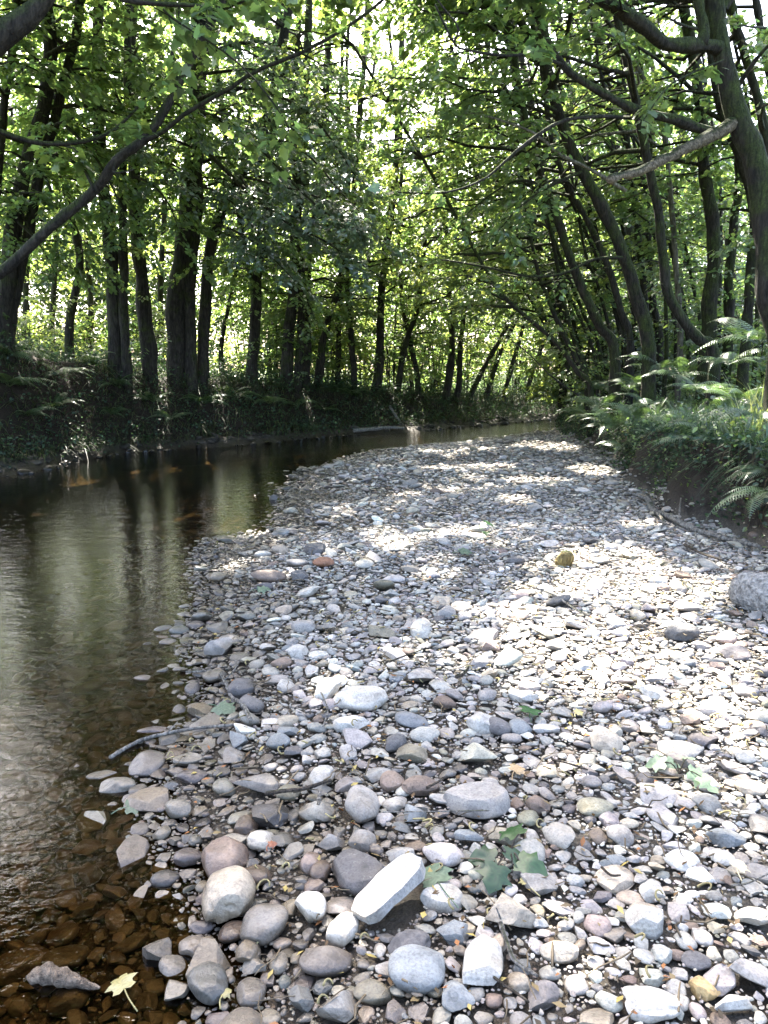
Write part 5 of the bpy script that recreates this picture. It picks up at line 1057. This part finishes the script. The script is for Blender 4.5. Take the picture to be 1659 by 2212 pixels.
def sprig(label, centre, leaves, mat, name='leaf_sprig'):
    g = ground_hit(*centre); root = tag(empty(name, (g[0], g[1], g[2])), label, 'sprig'); sb = MB(); j = np.array([0, 0, .05])
    for (lx, ly, s, ang, tiltx, tint) in leaves:
        s *= .72
        q = ground_hit(lx, ly)-g; q[2] = .055+.02*RNG.random(); mb = MB(); D = (math.cos(ang), math.sin(ang), RNG.uniform(-.35, .1))
        b = q-np.array(D)*s*.45; flat_leaf(mb, b, D, (tiltx, -.35, 1), s, np.array((.5, .5, .5))*tint); mb.build('leaf', mat, root)
        tube(sb, catmull(np.array([j, (j+b)/2+np.array([0, 0, .015]), b]), 6), .0025, 4)
    sb.build('stalk', M['wood_dark'], root); return root
GREEN = leaf_material('maple_green', (.026, .066, .020), (.07, .17, .03), .35, .05, .4); PALEG = leaf_material('maple_underside', (.17, .23, .14), (.12, .18, .06), .3, .04, .5); YEL = leaf_material('yellow_leaf', (.30, .265, .11), (.16, .14, .05), .25, .05, .4)
sprig('green sprig of five lobed maple leaves lying on the gravel', (1100, 1880), [(1100, 1828, .115, 2.2, .1, 1.15), (1042, 1893, .11, 3.0, -.2, .75), (1066, 1925, .12, 4.3, .1, .95), (1118, 1888, .11, .9, .3, .85), (1148, 1912, .12, -.5, .1, 1.2)], GREEN)
sprig('wilted pale green sprig lying on bright stones at right', (1465, 1700), [(1412, 1680, .10, 2.7, 0, 1), (1440, 1690, .09, 3.6, .1, .9), (1510, 1712, .11, -.4, 0, 1.05), (1530, 1722, .10, -1.0, .2, .9), (1478, 1672, .08, 1.4, 0, 1)], PALEG)
sprig('small green sprig on the far gravel', (1048, 1155), [(1038, 1156, .13, 3, 0, .9), (1058, 1150, .13, .6, 0, 1.1), (1050, 1166, .12, 4.6, 0, .9)], GREEN)
def lone(label, x, y, s, ang, mat, tint=1.0, lift=.05, stalk=None, z=None, n=(0, -.3, 1)):
    g = ground_hit(x, y) if z is None else flat(x, y, z); root = tag(empty('fallen_leaf', (g[0], g[1], g[2]+(lift if z is None else .012))), label, 'leaf', 'fallen leaves'); mb = MB(); D = np.array((math.cos(ang), math.sin(ang), 0))
    flat_leaf(mb, -D*s*.4, D, n, s, np.array((.5, .5, .5))*tint); mb.build('blade', mat, root); sb = MB(); e = -D*s*.4
    tube(sb, catmull(np.array([e, e-D*s*.4+np.array([.006, -.01, 0]), e-D*s*.85+np.array([.02, -.02, -.004])]), 8), .002, 4); sb.build('stalk', mat, root)
lone('yellow leaf with a long stalk floating on the brown water', 262, 2130, .064, 2.2, YEL, 1.0, z=0.0)
lone('small yellow green leaf among near stones at the water edge', 490, 2182, .028, .8, YEL, .9)
lone('yellow leaf under the green maple sprig', 1133, 1936, .034, 1.8, YEL, .85)
lone('pale green leaf lying at the tan flat stone', 486, 1553, .10, -.6, PALEG, .7)
lone('green and yellow leaf behind the blue grey round stone', 1146, 1556, .085, 1.2, GREEN, 1.6)
lone('pale leaf lying against the right end of the tilted slab', 934, 1920, .10, 1.9, PALEG, .8)
lone('yellow leaf on the middle gravel right of the dark round pair', 1250, 1562, .04, .4, YEL)
lone('pale leaf beside the puddle above the long brown stone', 570, 1288, .085, .2, PALEG, .8)
lone('pale green leaf caught in the shallows by the upright wet stone', 294, 1746, .075, .3, PALEG, .6, z=0.0)
lone('dry tan leaf on the gravel above the brown rough stone', 1118, 1688, .06, .8, leaf_material('tan_leaf', (.40, .28, .15), (.2, .12, .05), .2, .04), 1)
lone('rust coloured leaf scrap on the brown rounded stone', 590, 1888, .026, .3, leaf_material('rust_leaf', (.22, .07, .03), (.08, .03, .01), .2, .04), 1, lift=.1)
lone('cream leaf on the grit at lower right', 1595, 1902, .05, .8, leaf_material('cream_leaf', (.6, .5, .3), (.2, .2, .1), .2, .04), 1)
lone('green leaf on the gravel above the mossy wood chunk', 1005, 1204, .10, .3, PALEG, .7)
lone('yellow leaf on the far gravel near the bare root', 1335, 1090, .05, 1, YEL, .9)
# husks, crumbs and bits of twig strewn between the stones
mb = MB()
def strew(n, y0, y1):
    y = RNG.uniform(y0, y1, n); x = RNG.uniform(-.52, .52, n)*y; P = np.column_stack([x, y]); z, e, r, l = terrain(P, True); k = (e > .03) & (r < .1); return np.column_stack([P, z])[k]
for p in strew(190, 1.5, 5):
    a = RNG.uniform(0, 6.28); s = RNG.uniform(.010, .020); t = np.linspace(0, RNG.uniform(2.2, 4.6), 7); q = np.column_stack([np.cos(t+a)*s, np.sin(t+a)*s, .008*np.sin(t*1.3)]) + p + np.array([0, 0, RNG.uniform(.02, .05)])
    tube(mb, q, np.linspace(.0022, .0038, 7), 4, col=np.array((.85, .82, .60))*RNG.uniform(.7, 1.25))
for p in strew(900, 1.4, 9):
    a = RNG.uniform(0, 6.28); L = RNG.uniform(.03, .12)*(1+p[1]*.05); d = np.array([math.cos(a), math.sin(a), RNG.normal(0, .12)]); q = p + np.array([0, 0, RNG.uniform(.015, .05)]) + d*np.linspace(-.5, .5, 4)[:, None]*L + RNG.normal(0, .05*L, (4, 3))
    tube(mb, q, np.array([.0024, .0026, .002, .0014])*RNG.uniform(.6, 1.5), 4, col=np.array((.32, .28, .26))*RNG.uniform(.4, 1.6))
for p in strew(1500, 1.4, 6):
    s = RNG.uniform(.006, .018); D = unit(RNG.normal(size=3)*np.array([1, 1, .3])); B = unit(np.cross(D, (0, .2, 1))); c = p+np.array([0, 0, RNG.uniform(.005, .035)])
    mb.add(np.array([c-D*s, c+B*s*.5+np.array([0, 0, .004]), c+D*s, c-B*s*.5]), np.array([(0, 1, 2, 3)]), np.array([(.26, .18, .12), (.5, .42, .3), (.9, .8, .4), (.7, .35, .2), (.16, .13, .1)][int(RNG.integers(5))]))
tag(mb.build('plant_litter', M['litter']), 'seed husks, leaf crumbs and bits of twig between the stones', 'litter', kind='stuff')
print('leaves', TOTAL[0])


# dark stones and clods along the foot of the left bank
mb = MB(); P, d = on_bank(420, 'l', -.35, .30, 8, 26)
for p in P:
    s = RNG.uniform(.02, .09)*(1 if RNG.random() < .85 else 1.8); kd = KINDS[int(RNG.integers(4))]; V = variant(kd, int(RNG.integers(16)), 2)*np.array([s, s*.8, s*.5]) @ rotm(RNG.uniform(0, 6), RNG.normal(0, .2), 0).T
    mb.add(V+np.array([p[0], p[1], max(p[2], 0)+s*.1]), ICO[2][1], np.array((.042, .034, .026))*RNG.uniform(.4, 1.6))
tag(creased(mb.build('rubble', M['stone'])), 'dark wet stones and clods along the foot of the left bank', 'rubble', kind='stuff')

p0, p1, p2 = flat(52, 2108, .0), flat(125, 2118, .0), flat(215, 2134, .0); mb = MB(); pth = catmull(np.array([p0+(0, 0, -.01), p1+(0, 0, .012), p2+(0, 0, -.004)]), 26)
tube(mb, pth, np.array([.008, .012, .018, .024, .03, .034, .03, .028, .034, .036, .03, .028, .024, .026, .03, .026, .022, .024, .022, .018, .02, .018, .014, .014, .012, .008])*.75, 12, .12, 9); tag(mb.build('driftwood', M['drift'], origin=p1), 'pale pinkish piece of driftwood half sunk beside the yellow leaf', 'driftwood')
